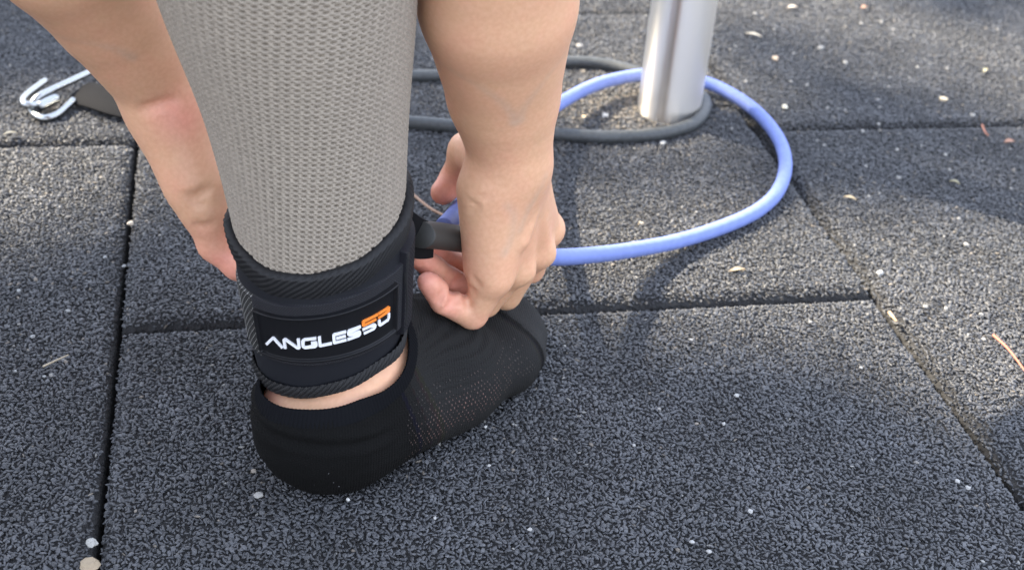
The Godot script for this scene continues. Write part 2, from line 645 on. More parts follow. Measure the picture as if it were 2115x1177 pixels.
# ---------------------------------------------------------------- the tree whose crown shades the place
func tree(to_sun: Vector3) -> void:
	var o := thing("tree", "broad leafy tree behind the pole that throws dappled shade on the tiles", "tree", V(-5.2, 0, -4.5))
	var bark := mat(Color(0.12, 0.09, 0.065), 0.95)
	bark.normal_enabled = true
	bark.normal_texture = noise_tex(0.02, 3, FastNoiseLite.TYPE_SIMPLEX_SMOOTH, 256, true, 8.0)
	triplanar(bark, 3.0)
	put("trunk", tube(smooth_path([V(0, -0.1, 0), V(0.05, 1.6, 0.05), V(0.0, 3.4, 0.1), V(-0.1, 4.6, 0.1), V(-0.2, 5.6, 0.1)], 6), 0.2, 14, 0.04), bark, o)
	for k in 6:
		var a := 1.3 + 3.9 * k / 6.0
		var d := V(cos(a), 0.5, sin(a))
		put("limb", tube(smooth_path([V(-0.02, 3.8 + 0.2 * k, 0.1), V(-0.05, 4.3 + 0.2 * k, 0.1) + d * 0.6, V(-0.1, 4.6 + 0.2 * k, 0.1) + d * 1.5], 5), 0.06, 8, 0.012), bark, o)
	var leaf := PackedVector3Array()
	for j in 4:
		var w: float = [0.05, 0.9, 0.8, 0.04][j]
		var z: float = [-1.0, -0.3, 0.3, 1.0][j]
		for i in 3:
			leaf.append(V((i - 1) * 0.55 * w, 0.12 * absf(i - 1) - 0.12 * z * z, z))
	var lm := mat(Color(0.055, 0.095, 0.028), 0.55)
	# where the crown leaves gaps: spots of sunlight on the tiles (x, z, radius)
	var gaps := [[0.363, -0.075, 0.055], [0.41, -0.05, 0.055], [0.325, -0.045, 0.04], [0.45, -0.045, 0.04], [0.30, -0.10, 0.03], [0.545, 0.005, 0.055], [0.535, 0.055, 0.055], [0.59, 0.03, 0.07], [0.60, 0.09, 0.06], [0.66, 0.06, 0.07], [0.555, 0.11, 0.04], [-0.075, -0.205, 0.065], [-0.03, -0.215, 0.045], [-0.13, -0.18, 0.06], [0.385, -0.32, 0.06], [0.425, -0.27, 0.04], [0.48, -0.53, 0.05], [0.58, -0.56, 0.05], [0.68, -0.55, 0.05], [0.80, -0.36, 0.045], [0.9, -0.2, 0.07], [-0.3, -0.3, 0.06], [-0.2, 0.05, 0.05], [0.85, 0.1, 0.06]]
	var list := []
	var centre := V(0.35, 0, -0.1) + to_sun * 9.0
	var r := RandomNumberGenerator.new()
	r.seed = 77
	for k in 60000:
		var q := V(r.randfn(), r.randfn() * 0.5, r.randfn())
		q = q.normalized() * pow(r.randf(), 0.4) * V(2.1, 1.0, 1.9)
		var p := centre + q
		var h := p - to_sun * (p.y / to_sun.y)
		var size := r.randf_range(0.04, 0.068)
		var open := false
		for s in gaps:
			if Vector2(h.x - s[0], (h.z - s[1]) * 0.8).length() < s[2] + size * 0.75: open = true
		if Vector2(h.x - 0.41, h.z + 0.20).length() < 0.03: open = true
		# shafts that reach the pole higher up
		var along := p - V(0.4335, 0, -0.2845)
		var side := along - to_sun * along.dot(to_sun)
		if absf(side.dot(to_sun.cross(Vector3.UP).normalized())) < 0.085 and h.z > -0.33 and h.z < -0.27: open = true
		# the crown is thin where the sun comes through to the far tiles
		var thin := 1.0 - 0.94 * smoothstep(-0.20, -0.31, h.z) * (1.0 if h.x > 0.47 else (0.965 if h.x > 0.2 else 0.8))
		if seg_dist(h.x, h.z, 0.47, -0.256, 0.80, -0.005) < 0.055 and Vector2(h.x - 0.53, h.z - 0.04).length() > 0.09: thin = minf(thin, 0.095)
		if seg_dist(h.x, h.z, 0.475, -0.252, 0.55, -0.197) < 0.05: thin = 1.0
		elif h.x > 0.49 and h.z > -0.26 and h.z < 0.02: thin = minf(thin, 0.10)
		if open or r.randf() > thin: continue
		list.append(Transform3D(Basis.from_euler(V(r.randf_range(-0.7, 0.7), r.randf_range(0, TAU), r.randf_range(-0.7, 0.7))).scaled(Vector3.ONE * size), p - o.position))
	var mm := MultiMesh.new()
	mm.transform_format = MultiMesh.TRANSFORM_3D
	mm.mesh = grid_mesh(leaf, 3, 4, false)
	mm.instance_count = list.size()
	for k in list.size(): mm.set_instance_transform(k, list[k])
	var c := MultiMeshInstance3D.new()
	c.name = "crown"
	c.multimesh = mm
	c.material_override = lm
	c.set_meta("kind", "stuff")
	o.add_child(c, true)

# ---------------------------------------------------------------- the person
func foot_bones() -> Array:
	return [
		bone(foot(-0.002, 0.004, 0.033), foot(0.010, 0.003, 0.033), 0.0335, 0.031, 0.012),
		bone(foot(0.010, 0.010, 0.024), foot(0.085, 0.016, 0.019), 0.025, 0.019, 0.016),
		bone(foot(0.002, -0.004, 0.045), foot(0.0085, -0.010, 0.12), 0.0240, 0.021, 0.018),
		bone(foot(0.028, -0.008, 0.050), foot(0.024, -0.011, 0.13), 0.0262, 0.024, 0.02),
		bone(foot(0.024, 0.0130, 0.060), foot(0.024, 0.0110, 0.068), 0.0095, 0.009, 0.012),
		bone(foot(0.032, -0.034, 0.062), foot(0.030, -0.034, 0.070), 0.0085, 0.008, 0.012),
		bone(foot(0.02, 0.003, 0.029), foot(0.085, 0.010, 0.024), 0.028, 0.0235, 0.02),
		bone(foot(0.034, -0.008, 0.052), foot(0.10, -0.012, 0.032), 0.029, 0.023, 0.02),
		bone(foot(0.09, -0.018, 0.028), foot(0.138, -0.024, 0.021), 0.022, 0.0195, 0.016),
		bone(foot(0.085, 0.014, 0.022), foot(0.130, 0.020, 0.016), 0.021, 0.0155, 0.016),
		bone(foot(0.136, -0.023, 0.019), foot(0.169, -0.018, 0.0145), 0.017, 0.0130, 0.010),
		bone(foot(0.134, -0.006, 0.018), foot(0.169, -0.005, 0.0125), 0.015, 0.0112, 0.010),
		bone(foot(0.134, 0.008, 0.017), foot(0.162, 0.006, 0.0120), 0.014, 0.0110, 0.010),
		bone(foot(0.128, 0.018, 0.015), foot(0.148, 0.017, 0.0115), 0.0138, 0.0108, 0.010),
	]

func skin_material() -> StandardMaterial3D:
	var m := mat(Color(1, 1, 1), 0.48, 0.0, 0.45)
	m.vertex_color_use_as_albedo = true
	m.albedo_texture = noise_tex(0.012, 21, FastNoiseLite.TYPE_SIMPLEX_SMOOTH, 512, false, 1.0, 5, ramp2(Color(0.955, 0.93, 0.915), Color(1, 1, 1)))
	m.normal_enabled = true
	m.normal_texture = noise_tex(0.05, 12, FastNoiseLite.TYPE_CELLULAR, 512, true, 3.0, 3)
	m.normal_scale = 0.16
	triplanar(m, 45.0)
	m.subsurf_scatter_enabled = true
	m.subsurf_scatter_strength = 0.08
	return m

func person() -> void:
	var o := thing("person", "person bent over in grey knit leggings and a black sock, hands at the ankle", "person", V(0.12, 0, 0.12))
	var shift := -o.position
	var soup := Soup.new()
	# the right foot and ankle
	var fb := foot_bones()
	var shank := fb.duplicate()
	net(shank, 0.003, -0.0022, 0.004)
	for k in g_v.size(): # the cuff presses the ankle in
		var p := g_v[k]
		var t := (p.y - 0.054) / 0.095
		var c := Vector2(lerpf(0.121, 0.1155, t), lerpf(0.122, 0.118, t))
		var q := Vector2(p.x, p.z) - c
		var most := lerpf(0.039, 0.0457, t) - 0.0062
		var th := atan2(q.x, q.y)
		var inside := smoothstep(cuff_bottom(th) - 0.012, cuff_bottom(th) + 0.002, p.y)
		if q.length() > most: q = q.lerp(q.normalized() * most, inside)
		g_v[k] = V(c.x + q.x, p.y, c.y + q.y)
	pour(soup)
	# right arm and hand
	var rf2 := V(0.2032, 0.2484, 0.0991)
	var rf1 := V(0.2127, 0.1926, 0.0834)
	var wr := V(0.2200, 0.1518, 0.0816)
	var m5 := V(0.2120, 0.0879, 0.0940)
	var m4 := V(0.2256, 0.0820, 0.0767)
	var m3 := V(0.2405, 0.0821, 0.0592)
	var m2 := V(0.2519, 0.0854, 0.0414)
	var p5 := V(0.2025, 0.0613, 0.0912)
	var d5 := V(0.1848, 0.0733, 0.0950)
	var t5 := V(0.1755, 0.0868, 0.0960)
	var p4 := V(0.2138, 0.0539, 0.0693)
	var d4 := V(0.1910, 0.0724, 0.0725)
	var t4 := V(0.1716, 0.0941, 0.0805)
	var p3 := V(0.2301, 0.0459, 0.0503)
	var d3 := V(0.2022, 0.0665, 0.0485)
	var t3 := V(0.1865, 0.0836, 0.0616)
	var p2 := V(0.2489, 0.0491, 0.0281)
	var d2 := V(0.2244, 0.0510, 0.0211)
	var t2 := V(0.2079, 0.0640, 0.0270)
	var tc := V(0.2129, 0.1414, 0.0562)
	var tm := V(0.2071, 0.1273, 0.0215)
	var ti := V(0.2022, 0.1065, 0.0158)
	var tt := V(0.1936, 0.1015, 0.0232)
	var elbow_r := V(0.188, 0.395, 0.128)
	var across := (m2 - m5).normalized()
	var palm := across.cross(m3 - wr).normalized()
	if palm.x > 0: palm = -palm
	var rh := [
		bone(rf2, elbow_r, 0.0385, 0.044, 0.004),
		bone(rf1, rf2, 0.0290, 0.0385, 0.004),
		bone(wr, rf1, 0.0212, 0.0290, 0.004),
		bone(wr + across * 0.004, m2 - across * 0.0, 0.0150, 0.0106, 0.009),
		bone(wr + across * 0.002, m3, 0.0150, 0.0113, 0.012),
		bone(wr - across * 0.002, m4, 0.0152, 0.0110, 0.011),
		bone(wr - across * 0.004, m5, 0.0152, 0.0115, 0.011),
		# heel and ball of the palm
		bone(wr - across * 0.010 + palm * 0.009 + (m5 - wr) * 0.22, m5 + palm * 0.006 - (m5 - wr) * 0.1, 0.0145, 0.0115, 0.012),
		bone(tc, tm, 0.0150, 0.0105, 0.014),
		bone(tm, ti, 0.0105, 0.0090, 0.006),
		bone(ti, tt, 0.0090, 0.0076, 0.004),
		# knuckles
		bone(m4 - palm * 0.0055, m4 - palm * 0.005, 0.0085, 0.008, 0.006),
		bone(m3 - palm * 0.006, m3 - palm * 0.005, 0.0090, 0.008, 0.006),
		bone(m2 - palm * 0.003, m2 - palm * 0.002, 0.0085, 0.008, 0.006),
		bone(wr.lerp(m3, 0.55) - palm * 0.0098, m3 - palm * 0.010, 0.0030, 0.0036, 0.005),
		bone(wr.lerp(m4, 0.55) - palm * 0.0098, m4 - palm * 0.010, 0.0030, 0.0036, 0.005),
	]
	for q in [[m5, p5, d5, t5, 0.0100, 0.0088, 0.0073, 0.0060], [m4, p4, d4, t4, 0.0105, 0.0090, 0.0078, 0.0064], [m3, p3, d3, t3, 0.0108, 0.0093, 0.0081, 0.0068], [m2, p2, d2, t2, 0.0105, 0.0090, 0.0078, 0.0066]]:
		rh.append(bone(q[0], q[1], q[4], q[5], 0.004))
		rh.append(bone(q[1], q[2], q[5], q[6], 0.0015))
		rh.append(bone(q[2], q[3], q[6], q[7], 0.0015))
	# creases: finger joints and the fold of the wrist
	var joints := []
	for q in [[m5, p5, d5, 0.0085], [p5, d5, t5, 0.0075], [m4, p4, d4, 0.0088], [p4, d4, t4, 0.0078]]:
		var inner: Vector3 = ((q[0] - q[1]).normalized() + (q[2] - q[1]).normalized()).normalized()
		var c: Vector3 = q[1] + inner * q[3]
		joints.append([c - across * 0.006, c, c + across * 0.006])
	var folds := rh.duplicate()
	for q in [[p5, d5, t5, 0.0060], [p4, d4, t4, 0.0064]]:
		var inner: Vector3 = ((q[0] - q[1]).normalized() + (q[2] - q[1]).normalized()).normalized()
		folds.append(bone(q[0].lerp(q[1], 0.40) + inner * 0.0032, q[0].lerp(q[1], 0.62) + inner * 0.0032, q[3], q[3] * 0.95, 0.003))
		folds.append(bone(q[1].lerp(q[2], 0.50) + inner * 0.0022, q[1].lerp(q[2], 0.80) + inner * 0.0018, q[3] * 0.95, q[3] * 0.85, 0.003))
	# the tendon that stands out over the middle knuckle
	var cord := []
	for p: Vector3 in [V(0.2313, 0.1248, 0.0899), V(0.2320, 0.1172, 0.0951), V(0.2329, 0.1097, 0.1003)]:
		for it in 8:
			var e := 0.0006
			var d := sdf_at(rh, p)
			var g := V(sdf_at(rh, p + V(e, 0, 0)) - d, sdf_at(rh, p + V(0, e, 0)) - d, sdf_at(rh, p + V(0, 0, e)) - d)
			if g.length() > 1e-7: p -= g.normalized() * (d + 0.0022) * 0.9
		cord.append(p)
	folds.append(bone(cord[0], cord[1], 0.0020, 0.0032, 0.004))
	folds.append(bone(cord[1], cord[2], 0.0032, 0.0050, 0.004))
	for q in joints: crease(folds, q, 0.0016, 0.0016)
	crease(folds, [V(0.1899, 0.1393, 0.1012), V(0.1943, 0.1375, 0.1034), V(0.1984, 0.1361, 0.1053)], 0.0005, 0.002)
	crease(folds, [V(0.1843, 0.0848, 0.1018), V(0.1829, 0.0812, 0.1039), V(0.1801, 0.0766, 0.1063)], 0.0013, 0.0022)
	crease(folds, [V(0.1975, 0.0822, 0.1018), V(0.1933, 0.0793, 0.1027), V(0.1890, 0.0759, 0.1040), V(0.1862, 0.0722, 0.1058)], 0.0014, 0.0022)
	crease(folds, [V(0.1968, 0.0929, 0.1031), V(0.1978, 0.0881, 0.1064), V(0.2011, 0.0864, 0.1083)], 0.0010, 0.0020)
	crease(folds, [V(0.1895, 0.1460, 0.1089), V(0.1969, 0.1436, 0.1122), V(0.2034, 0.1428, 0.1142)], 0.0005, 0.0015)
	crease(folds, [V(0.1899, 0.1334, 0.1051), V(0.1921, 0.1327, 0.1061), V(0.1945, 0.1323, 0.1070)], 0.0005, 0.0015)
	rh = folds
	net(rh, 0.0018)
	pour(soup)
	# left arm and hand
	var lf2 := V(-0.0030, 0.2558, 0.0403)
	var lf1 := V(0.0144, 0.2149, 0.0225)
	var lw := V(0.0378, 0.1629, 0.0075)
	var lh0 := V(0.0406, 0.1533, 0.0120)
	var lh1 := V(0.0535, 0.1161, 0.0276)
	var elbow_l := V(-0.075, 0.385, 0.085)
	var fingers := [
		[V(0.0583, 0.0999, 0.0321), V(0.0623, 0.0793, 0.0357), V(0.0745, 0.0684, 0.0420), 0.0142, 0.0105, 0.0090],
		[V(0.0678, 0.0956, 0.0102), V(0.0760, 0.0736, 0.0121), V(0.0893, 0.0661, 0.0262), 0.0125, 0.0105, 0.0090],
		[V(0.0780, 0.0932, -0.0127), V(0.0877, 0.0697, -0.0108), V(0.1024, 0.0704, 0.0167), 0.0125, 0.0105, 0.0090],
		[V(0.0877, 0.0917, -0.0376), V(0.1002, 0.0716, -0.0336), V(0.1117, 0.0778, 0.0017), 0.0120, 0.0100, 0.0085]]
	var lh := [
		bone(lf2, elbow_l, 0.0365, 0.043, 0.004),
		bone(lf1, lf2, 0.0295, 0.0365, 0.004),
		bone(lw, lf1, 0.0232, 0.0295, 0.004),
		bone(lw, lh0, 0.0232, 0.0215, 0.006),
		bone(lh0, lh1, 0.0205, 0.0180, 0.012),
		bone(lh0 + V(0.012, 0.0, -0.022), V(0.0634, 0.1282, -0.0307), 0.018, 0.014, 0.014),
		bone(V(0.0634, 0.1282, -0.0307), V(0.0798, 0.1164, -0.0314), 0.011, 0.0095, 0.006),
		bone(V(0.0798, 0.1164, -0.0314), V(0.0905, 0.1123, -0.0139), 0.0095, 0.0078, 0.004),
	]
	for q in fingers:
		lh.append(bone(lw + (q[0] - lw) * 0.15, q[0], 0.018, q[3], 0.012))
	for q in fingers:
		lh.append(bone(q[0], q[1], q[3], q[4], 0.005))
		lh.append(bone(q[1], q[2], q[4], q[5], 0.003))
		lh.append(bone(q[2], q[2] + V(0.014, 0.010, 0.012), q[5], 0.0075, 0.003))
	crease(lh, [V(0.0258, 0.1620, 0.0359), V(0.0325, 0.1649, 0.0355), V(0.0401, 0.1673, 0.0357), V(0.0467, 0.1680, 0.0367)], 0.0006, 0.004)
	crease(lh, [V(0.0484, 0.1161, 0.0533), V(0.0552, 0.1178, 0.0536), V(0.0630, 0.1219, 0.0528)], 0.0011, 0.004)
	crease(lh, [V(0.0455, 0.1185, 0.0510), V(0.0524, 0.1128, 0.0563), V(0.0600, 0.1125, 0.0583)], 0.0007, 0.003)
	crease(lh, [V(0.0509, 0.0975, 0.0478), V(0.0566, 0.0970, 0.0495), V(0.0633, 0.0993, 0.0495)], 0.0008, 0.003)
	net(lh, 0.0024)
	pour(soup)
	# the rest of the body, above the picture
	var hip := V(-0.03, 0.82, 0.33)
	var knee_r := V(0.086, 0.47, 0.096)
	var knee_l := V(-0.17, 0.46, 0.10)
	var ankle_l := V(-0.19, 0.08, 0.20)
	var chest := V(0.02, 0.77, 0.03)
	var sh_r := V(0.185, 0.68, -0.04)
	var sh_l := V(-0.15, 0.69, -0.05)
	var head := V(0.03, 0.67, -0.165)
	var body := [
		bone(V(0.098, 0.33, 0.107), knee_r, 0.052, 0.050, 0.03),
		bone(knee_r, hip + V(0.09, -0.03, 0), 0.052, 0.076, 0.03),
		bone(ankle_l, knee_l, 0.034, 0.050, 0.03),
		bone(knee_l, hip + V(-0.09, -0.03, 0), 0.052, 0.076, 0.03),
		bone(hip + V(-0.07, 0, 0), hip + V(0.07, 0, 0), 0.085, 0.085, 0.03),
		bone(hip + V(0, 0.01, -0.06), chest, 0.080, 0.098, 0.03),
		bone(chest + V(-0.06, 0, 0), chest + V(0.06, 0, 0), 0.10, 0.10, 0.06),
		bone(sh_l, sh_r, 0.062, 0.062, 0.06),
		bone(sh_r, elbow_r, 0.052, 0.040, 0.03),
		bone(sh_l, elbow_l, 0.052, 0.040, 0.03),
		bone(elbow_r, rf2.lerp(elbow_r, 0.5), 0.040, 0.038, 0.02),
		bone(elbow_l, lf2.lerp(elbow_l, 0.5), 0.040, 0.038, 0.02),
		bone(V(0.02, 0.72, -0.05), head, 0.050, 0.048, 0.03),
		bone(head + V(0, 0.01, -0.01), head + V(0, -0.06, -0.05), 0.082, 0.070, 0.03),
		bone(head + V(0, -0.085, -0.075), head + V(0, -0.11, -0.06), 0.040, 0.034, 0.03),
		bone(head + V(0, -0.05, -0.125), head + V(0, -0.075, -0.138), 0.009, 0.013, 0.01),
		bone(head + V(0.078, -0.03, -0.02), head + V(0.082, -0.05, -0.02), 0.014, 0.011, 0.01),
		bone(head + V(-0.078, -0.03, -0.02), head + V(-0.082, -0.05, -0.02), 0.014, 0.011, 0.01),
		bone(V(-0.19, 0.04, 0.215), V(-0.20, 0.03, 0.24), 0.034, 0.030, 0.02),
		bone(V(-0.19, 0.05, 0.19), V(-0.23, 0.026, 0.08), 0.034, 0.026, 0.02),
		bone(V(-0.23, 0.024, 0.08), V(-0.245, 0.018, 0.03), 0.034, 0.018, 0.02),
	]
	net(body, 0.010, 0.0, 0.003)
	pour(soup)
	# skin tone, redder where the hands are flushed
	var flush := [[t5, 0.020], [d5, 0.014], [t4, 0.020], [d4, 0.016], [t3, 0.022], [d3, 0.014], [p5, 0.010], [tt, 0.016], [V(0.0623, 0.0793, 0.0357), 0.020], [V(0.0745, 0.0684, 0.0420), 0.030], [V(0.0678, 0.0956, 0.0102), 0.024], [V(0.045, 0.158, 0.03), 0.014], [foot(-0.02, -0.02, 0.055), 0.012]]
	var veins := [[V(0.2262, 0.1525, 0.0887), V(0.2274, 0.1408, 0.0967), V(0.2284, 0.1302, 0.1040), V(0.2291, 0.1195, 0.1112)], [V(0.2143, 0.1398, 0.0943), V(0.2188, 0.1295, 0.1022), V(0.2207, 0.1168, 0.1111), V(0.2173, 0.1091, 0.1154)], [V(0.1972, 0.2353, 0.1003), V(0.1998, 0.2179, 0.1125), V(0.2059, 0.2026, 0.1240), V(0.2122, 0.1893, 0.1343), V(0.2140, 0.1807, 0.1405)], [V(0.2223, 0.2332, 0.1075), V(0.2218, 0.2136, 0.1205), V(0.2194, 0.1957, 0.1317), V(0.2203, 0.1821, 0.1410)], [V(-0.0009, 0.2212, 0.0393), V(0.0139, 0.2081, 0.0514), V(0.0263, 0.1969, 0.0618), V(0.0355, 0.1894, 0.0688)]]
	var on_skin := []
	for q in veins.size():
		var list := smooth_path(veins[q], 6)
		var snapped := PackedVector3Array()
		var host: Array = lh if q == 4 else rh
		for p in list:
			for it in 6:
				var e := 0.0006
				var d := sdf_at(host, p)
				var g := V(sdf_at(host, p + V(e, 0, 0)) - d, sdf_at(host, p + V(0, e, 0)) - d, sdf_at(host, p + V(0, 0, e)) - d)
				if g.length() > 1e-7: p -= g.normalized() * d * 0.9
			snapped.append(p)
		on_skin.append(snapped)
	var blotch := FastNoiseLite.new()
	blotch.seed = 14
	blotch.frequency = 22.0
	blotch.fractal_octaves = 4
	var patchy := FastNoiseLite.new()
	patchy.seed = 4
	patchy.frequency = 45.0
	for k in soup.v.size():
		var p := soup.v[k]
		var red := 0.0
		for q in flush:
			var d: float = p.distance_squared_to(q[0]) / (q[1] * q[1])
			if d < 4.0: red = maxf(red, exp(-d))
		red = clampf(red + 0.12 * patchy.get_noise_3dv(p), 0.0, 1.0)
		var tone := Color(0.705, 0.415, 0.260).lerp(Color(0.79, 0.34, 0.255), red)
		var b := blotch.get_noise_3dv(p)
		tone = tone.lerp(Color(0.73, 0.35, 0.245), clampf(b * 0.55, 0.0, 0.4)).lerp(Color(0.63, 0.40, 0.245), clampf(-b * 0.6, 0.0, 0.4))
		if p.x > -0.02 and p.y < 0.3:
			for q in on_skin.size():
				if (q == 4) != (p.x < 0.13): continue
				for w: Vector3 in on_skin[q]:
					var d := p.distance_squared_to(w)
					if d < 0.00004:
						var f := exp(-d / 0.000006)
						tone = tone.lerp(Color(0.55, 0.40, 0.30), 0.22 * f)
						soup.v[k] += soup.n[k] * 0.00016 * f
			p = soup.v[k]
		soup.c.append(tone)
		soup.v[k] = p + shift
	put("body", arr_mesh(soup.v, soup.n, soup.i, soup.c), skin_material(), o)
	var nail := SphereMesh.new()
	nail.radius = 1.0
	nail.height = 2.0
	var nm := put("fingernail", nail, mat(Color(0.66, 0.47, 0.40), 0.3), o, t4 + V(-0.0058, 0.0005, 0.0020) + shift)
	nm.basis = Basis(V(0.35, 0.1, 0).normalized(), (t4 - d4).normalized(), V(0, 0, 1)).orthonormalized().scaled_local(V(0.0014, 0.0050, 0.0042))
	leggings(o, shift, body, hip, knee_r, knee_l, ankle_l)
	sock(o, shift, fb)
	# clothes and hair above the picture
	var cloth := mat(Color(0.05, 0.055, 0.065), 0.9)
	var sleeve := [bone(hip + V(0, 0.012, -0.05), chest, 0.110, 0.112, 0.08), bone(chest + V(-0.06, 0, 0), chest + V(0.06, 0, 0), 0.106, 0.106, 0.06), bone(sh_l, sh_r, 0.068, 0.068, 0.06),
		bone(sh_r, sh_r.lerp(elbow_r, 0.4), 0.060, 0.056, 0.03), bone(sh_l, sh_l.lerp(elbow_l, 0.4), 0.060, 0.056, 0.03)]
	net(sleeve, 0.010)
	var shirt := Soup.new()
	pour(shirt, 2)
	for k in shirt.v.size(): shirt.v[k] += shift
	put("shirt", arr_mesh(shirt.v, shirt.n, shirt.i), cloth, o)
	var hair := Soup.new()
	net([bone(head + V(0, 0.022, 0.0), head + V(0, -0.03, -0.02), 0.085, 0.078, 0.03), bone(head + V(0, 0.06, 0.05), head + V(0, 0.08, 0.09), 0.03, 0.034, 0.02)], 0.008)
	pour(hair, 1)
	for k in hair.v.size(): hair.v[k] += shift
	put("hair", arr_mesh(hair.v, hair.n, hair.i), mat(Color(0.05, 0.03, 0.02), 0.5), o)
	var ball := SphereMesh.new()
	ball.radius = 0.012
	ball.height = 0.024
	for s in [-1, 1]: put("eye", ball, mat(Color(0.5, 0.48, 0.45), 0.2), o, head + V(0.03 * s, -0.045, -0.108) + shift)
	put("mouth", tube(PackedVector3Array([head + V(-0.022, -0.102, -0.112), head + V(0, -0.104, -0.118), head + V(0.022, -0.102, -0.112)]), 0.006, 8), mat(Color(0.42, 0.16, 0.14), 0.5), o, shift)

func leggings(o: Node3D, shift: Vector3, _body: Array, hip: Vector3, knee_r: Vector3, knee_l: Vector3, ankle_l: Vector3) -> void:
	# knitted tube of the right shin: every stitch is relief
	var m := mat(Color(0.345, 0.300, 0.245), 0.85, 0.0, 0.3)
	m.rim_enabled = true
	m.rim = 0.35
	m.albedo_texture = noise_tex(0.03, 31, FastNoiseLite.TYPE_SIMPLEX_SMOOTH, 512, false, 1.0, 5, ramp2(Color(0.86, 0.86, 0.86), Color(1, 1, 1)))
	triplanar(m, 14.0)
	var around := 76
	var per := 9
	var nu := around * per
	var step := 0.00038
	var y0 := 0.105
	var rows := int((0.325 - y0) / step)
	var p := PackedVector3Array()
	p.resize(nu * rows)
	var cosn := PackedFloat32Array()
	var sinn := PackedFloat32Array()
	for i in nu:
		cosn.append(cos(TAU * i / nu))
		sinn.append(sin(TAU * i / nu))
	var wob := FastNoiseLite.new()
	wob.seed = 2
	wob.frequency = 60.0
	var y := y0
	for j in rows:
		var q := leg_at(y)
		var v := (y - y0) / 0.0028
		var row: int = int(floorf(v))
		var fv: float = v - row
		var row2: int = int(floorf(v + 0.5))
		var fv2: float = v + 0.5 - row2
		var even := smoothstep(0.16, 0.22, y)
		for i in nu:
			# rows of open stitches, each row a little further round, with smaller stitches set between them
			var u: float = float(i) / per - 0.11 * row
			var fu: float = u - floorf(u)
			var u2: float = float(i) / per - 0.11 * row2 + 0.5
			var fu2: float = u2 - floorf(u2)
			var gx := clampf(1.0 - absf(fu - 0.5) / 0.31, 0.0, 1.0)
			var gy := clampf(1.0 - absf(fv - 0.5 - 0.25 * absf(fu - 0.5)) / 0.24, 0.0, 1.0)
			var gap := smoothstep(0.0, 0.55, gx) * smoothstep(0.0, 0.6, gy)
			var hx := clampf(1.0 - absf(fu2 - 0.5) / 0.25, 0.0, 1.0)
			var hy := clampf(1.0 - absf(fv2 - 0.5 - 0.25 * absf(fu2 - 0.5)) / 0.20, 0.0, 1.0)
			var gap2 := smoothstep(0.0, 0.8, hx) * smoothstep(0.0, 0.9, hy)
			var yarn := sin(v * TAU + sin(u * TAU) * 1.2) * 0.00012 + 0.00010 * sin(u * TAU * 4.0)
			var r := q.z + yarn - gap * lerpf(0.0021, 0.0018, even) - gap2 * lerpf(0.0011, 0.0015, even)
			p[j * nu + i] = V(q.x + sinn[i] * r, y, q.y + cosn[i] * r) + shift
		y += step
	var mesh := grid_mesh(p, nu, rows, true)
	# the plainer rest, outside the picture
	var s := Soup.new()
	net([bone(V(0.098, 0.34, 0.107), knee_r, 0.0635, 0.058, 0.03), bone(knee_r, hip + V(0.09, -0.03, 0), 0.060, 0.086, 0.04), bone(ankle_l + V(0, 0.04, 0), knee_l, 0.040, 0.060, 0.03), bone(knee_l, hip + V(-0.09, -0.03, 0), 0.060, 0.086, 0.04), bone(hip + V(-0.07, 0, 0), hip + V(0.07, 0, 0), 0.104, 0.104, 0.06), bone(hip + V(0, 0.01, 0), hip + V(0, 0.01, -0.10), 0.102, 0.100, 0.05)], 0.010)
	pour(s, 2)
	for k in s.v.size(): s.v[k] += shift
	var a := []
	a.resize(Mesh.ARRAY_MAX)
	a[Mesh.ARRAY_VERTEX] = s.v
	a[Mesh.ARRAY_NORMAL] = s.n
	a[Mesh.ARRAY_INDEX] = s.i
	mesh.add_surface_from_arrays(Mesh.PRIMITIVE_TRIANGLES, a)
	put("leggings", mesh, m, o)

func sock_edge(theta: float) -> float: # height of the sock's opening round the ankle
	var d := rad_to_deg(theta)
	var tab := [[-180.0, 0.098], [-130.0, 0.082], [-100.0, 0.068], [-85.0, 0.0610], [-60.0, 0.0575], [-40.0, 0.0585], [-16.0, 0.0610], [10.0, 0.0610], [27.0, 0.0600], [40.0, 0.0605], [60.0, 0.0640], [80.0, 0.0710], [95.0, 0.0780], [130.0, 0.092], [180.0, 0.098]]
	for i in tab.size() - 1:
		if d <= tab[i + 1][0]:
			var a: Array = tab[maxi(i - 1, 0)]
			var e: Array = tab[mini(i + 2, tab.size() - 1)]
			return cubic_interpolate(tab[i][1], tab[i + 1][1], a[1], e[1], (d - tab[i][0]) / (tab[i + 1][0] - tab[i][0]))
	return 0.09

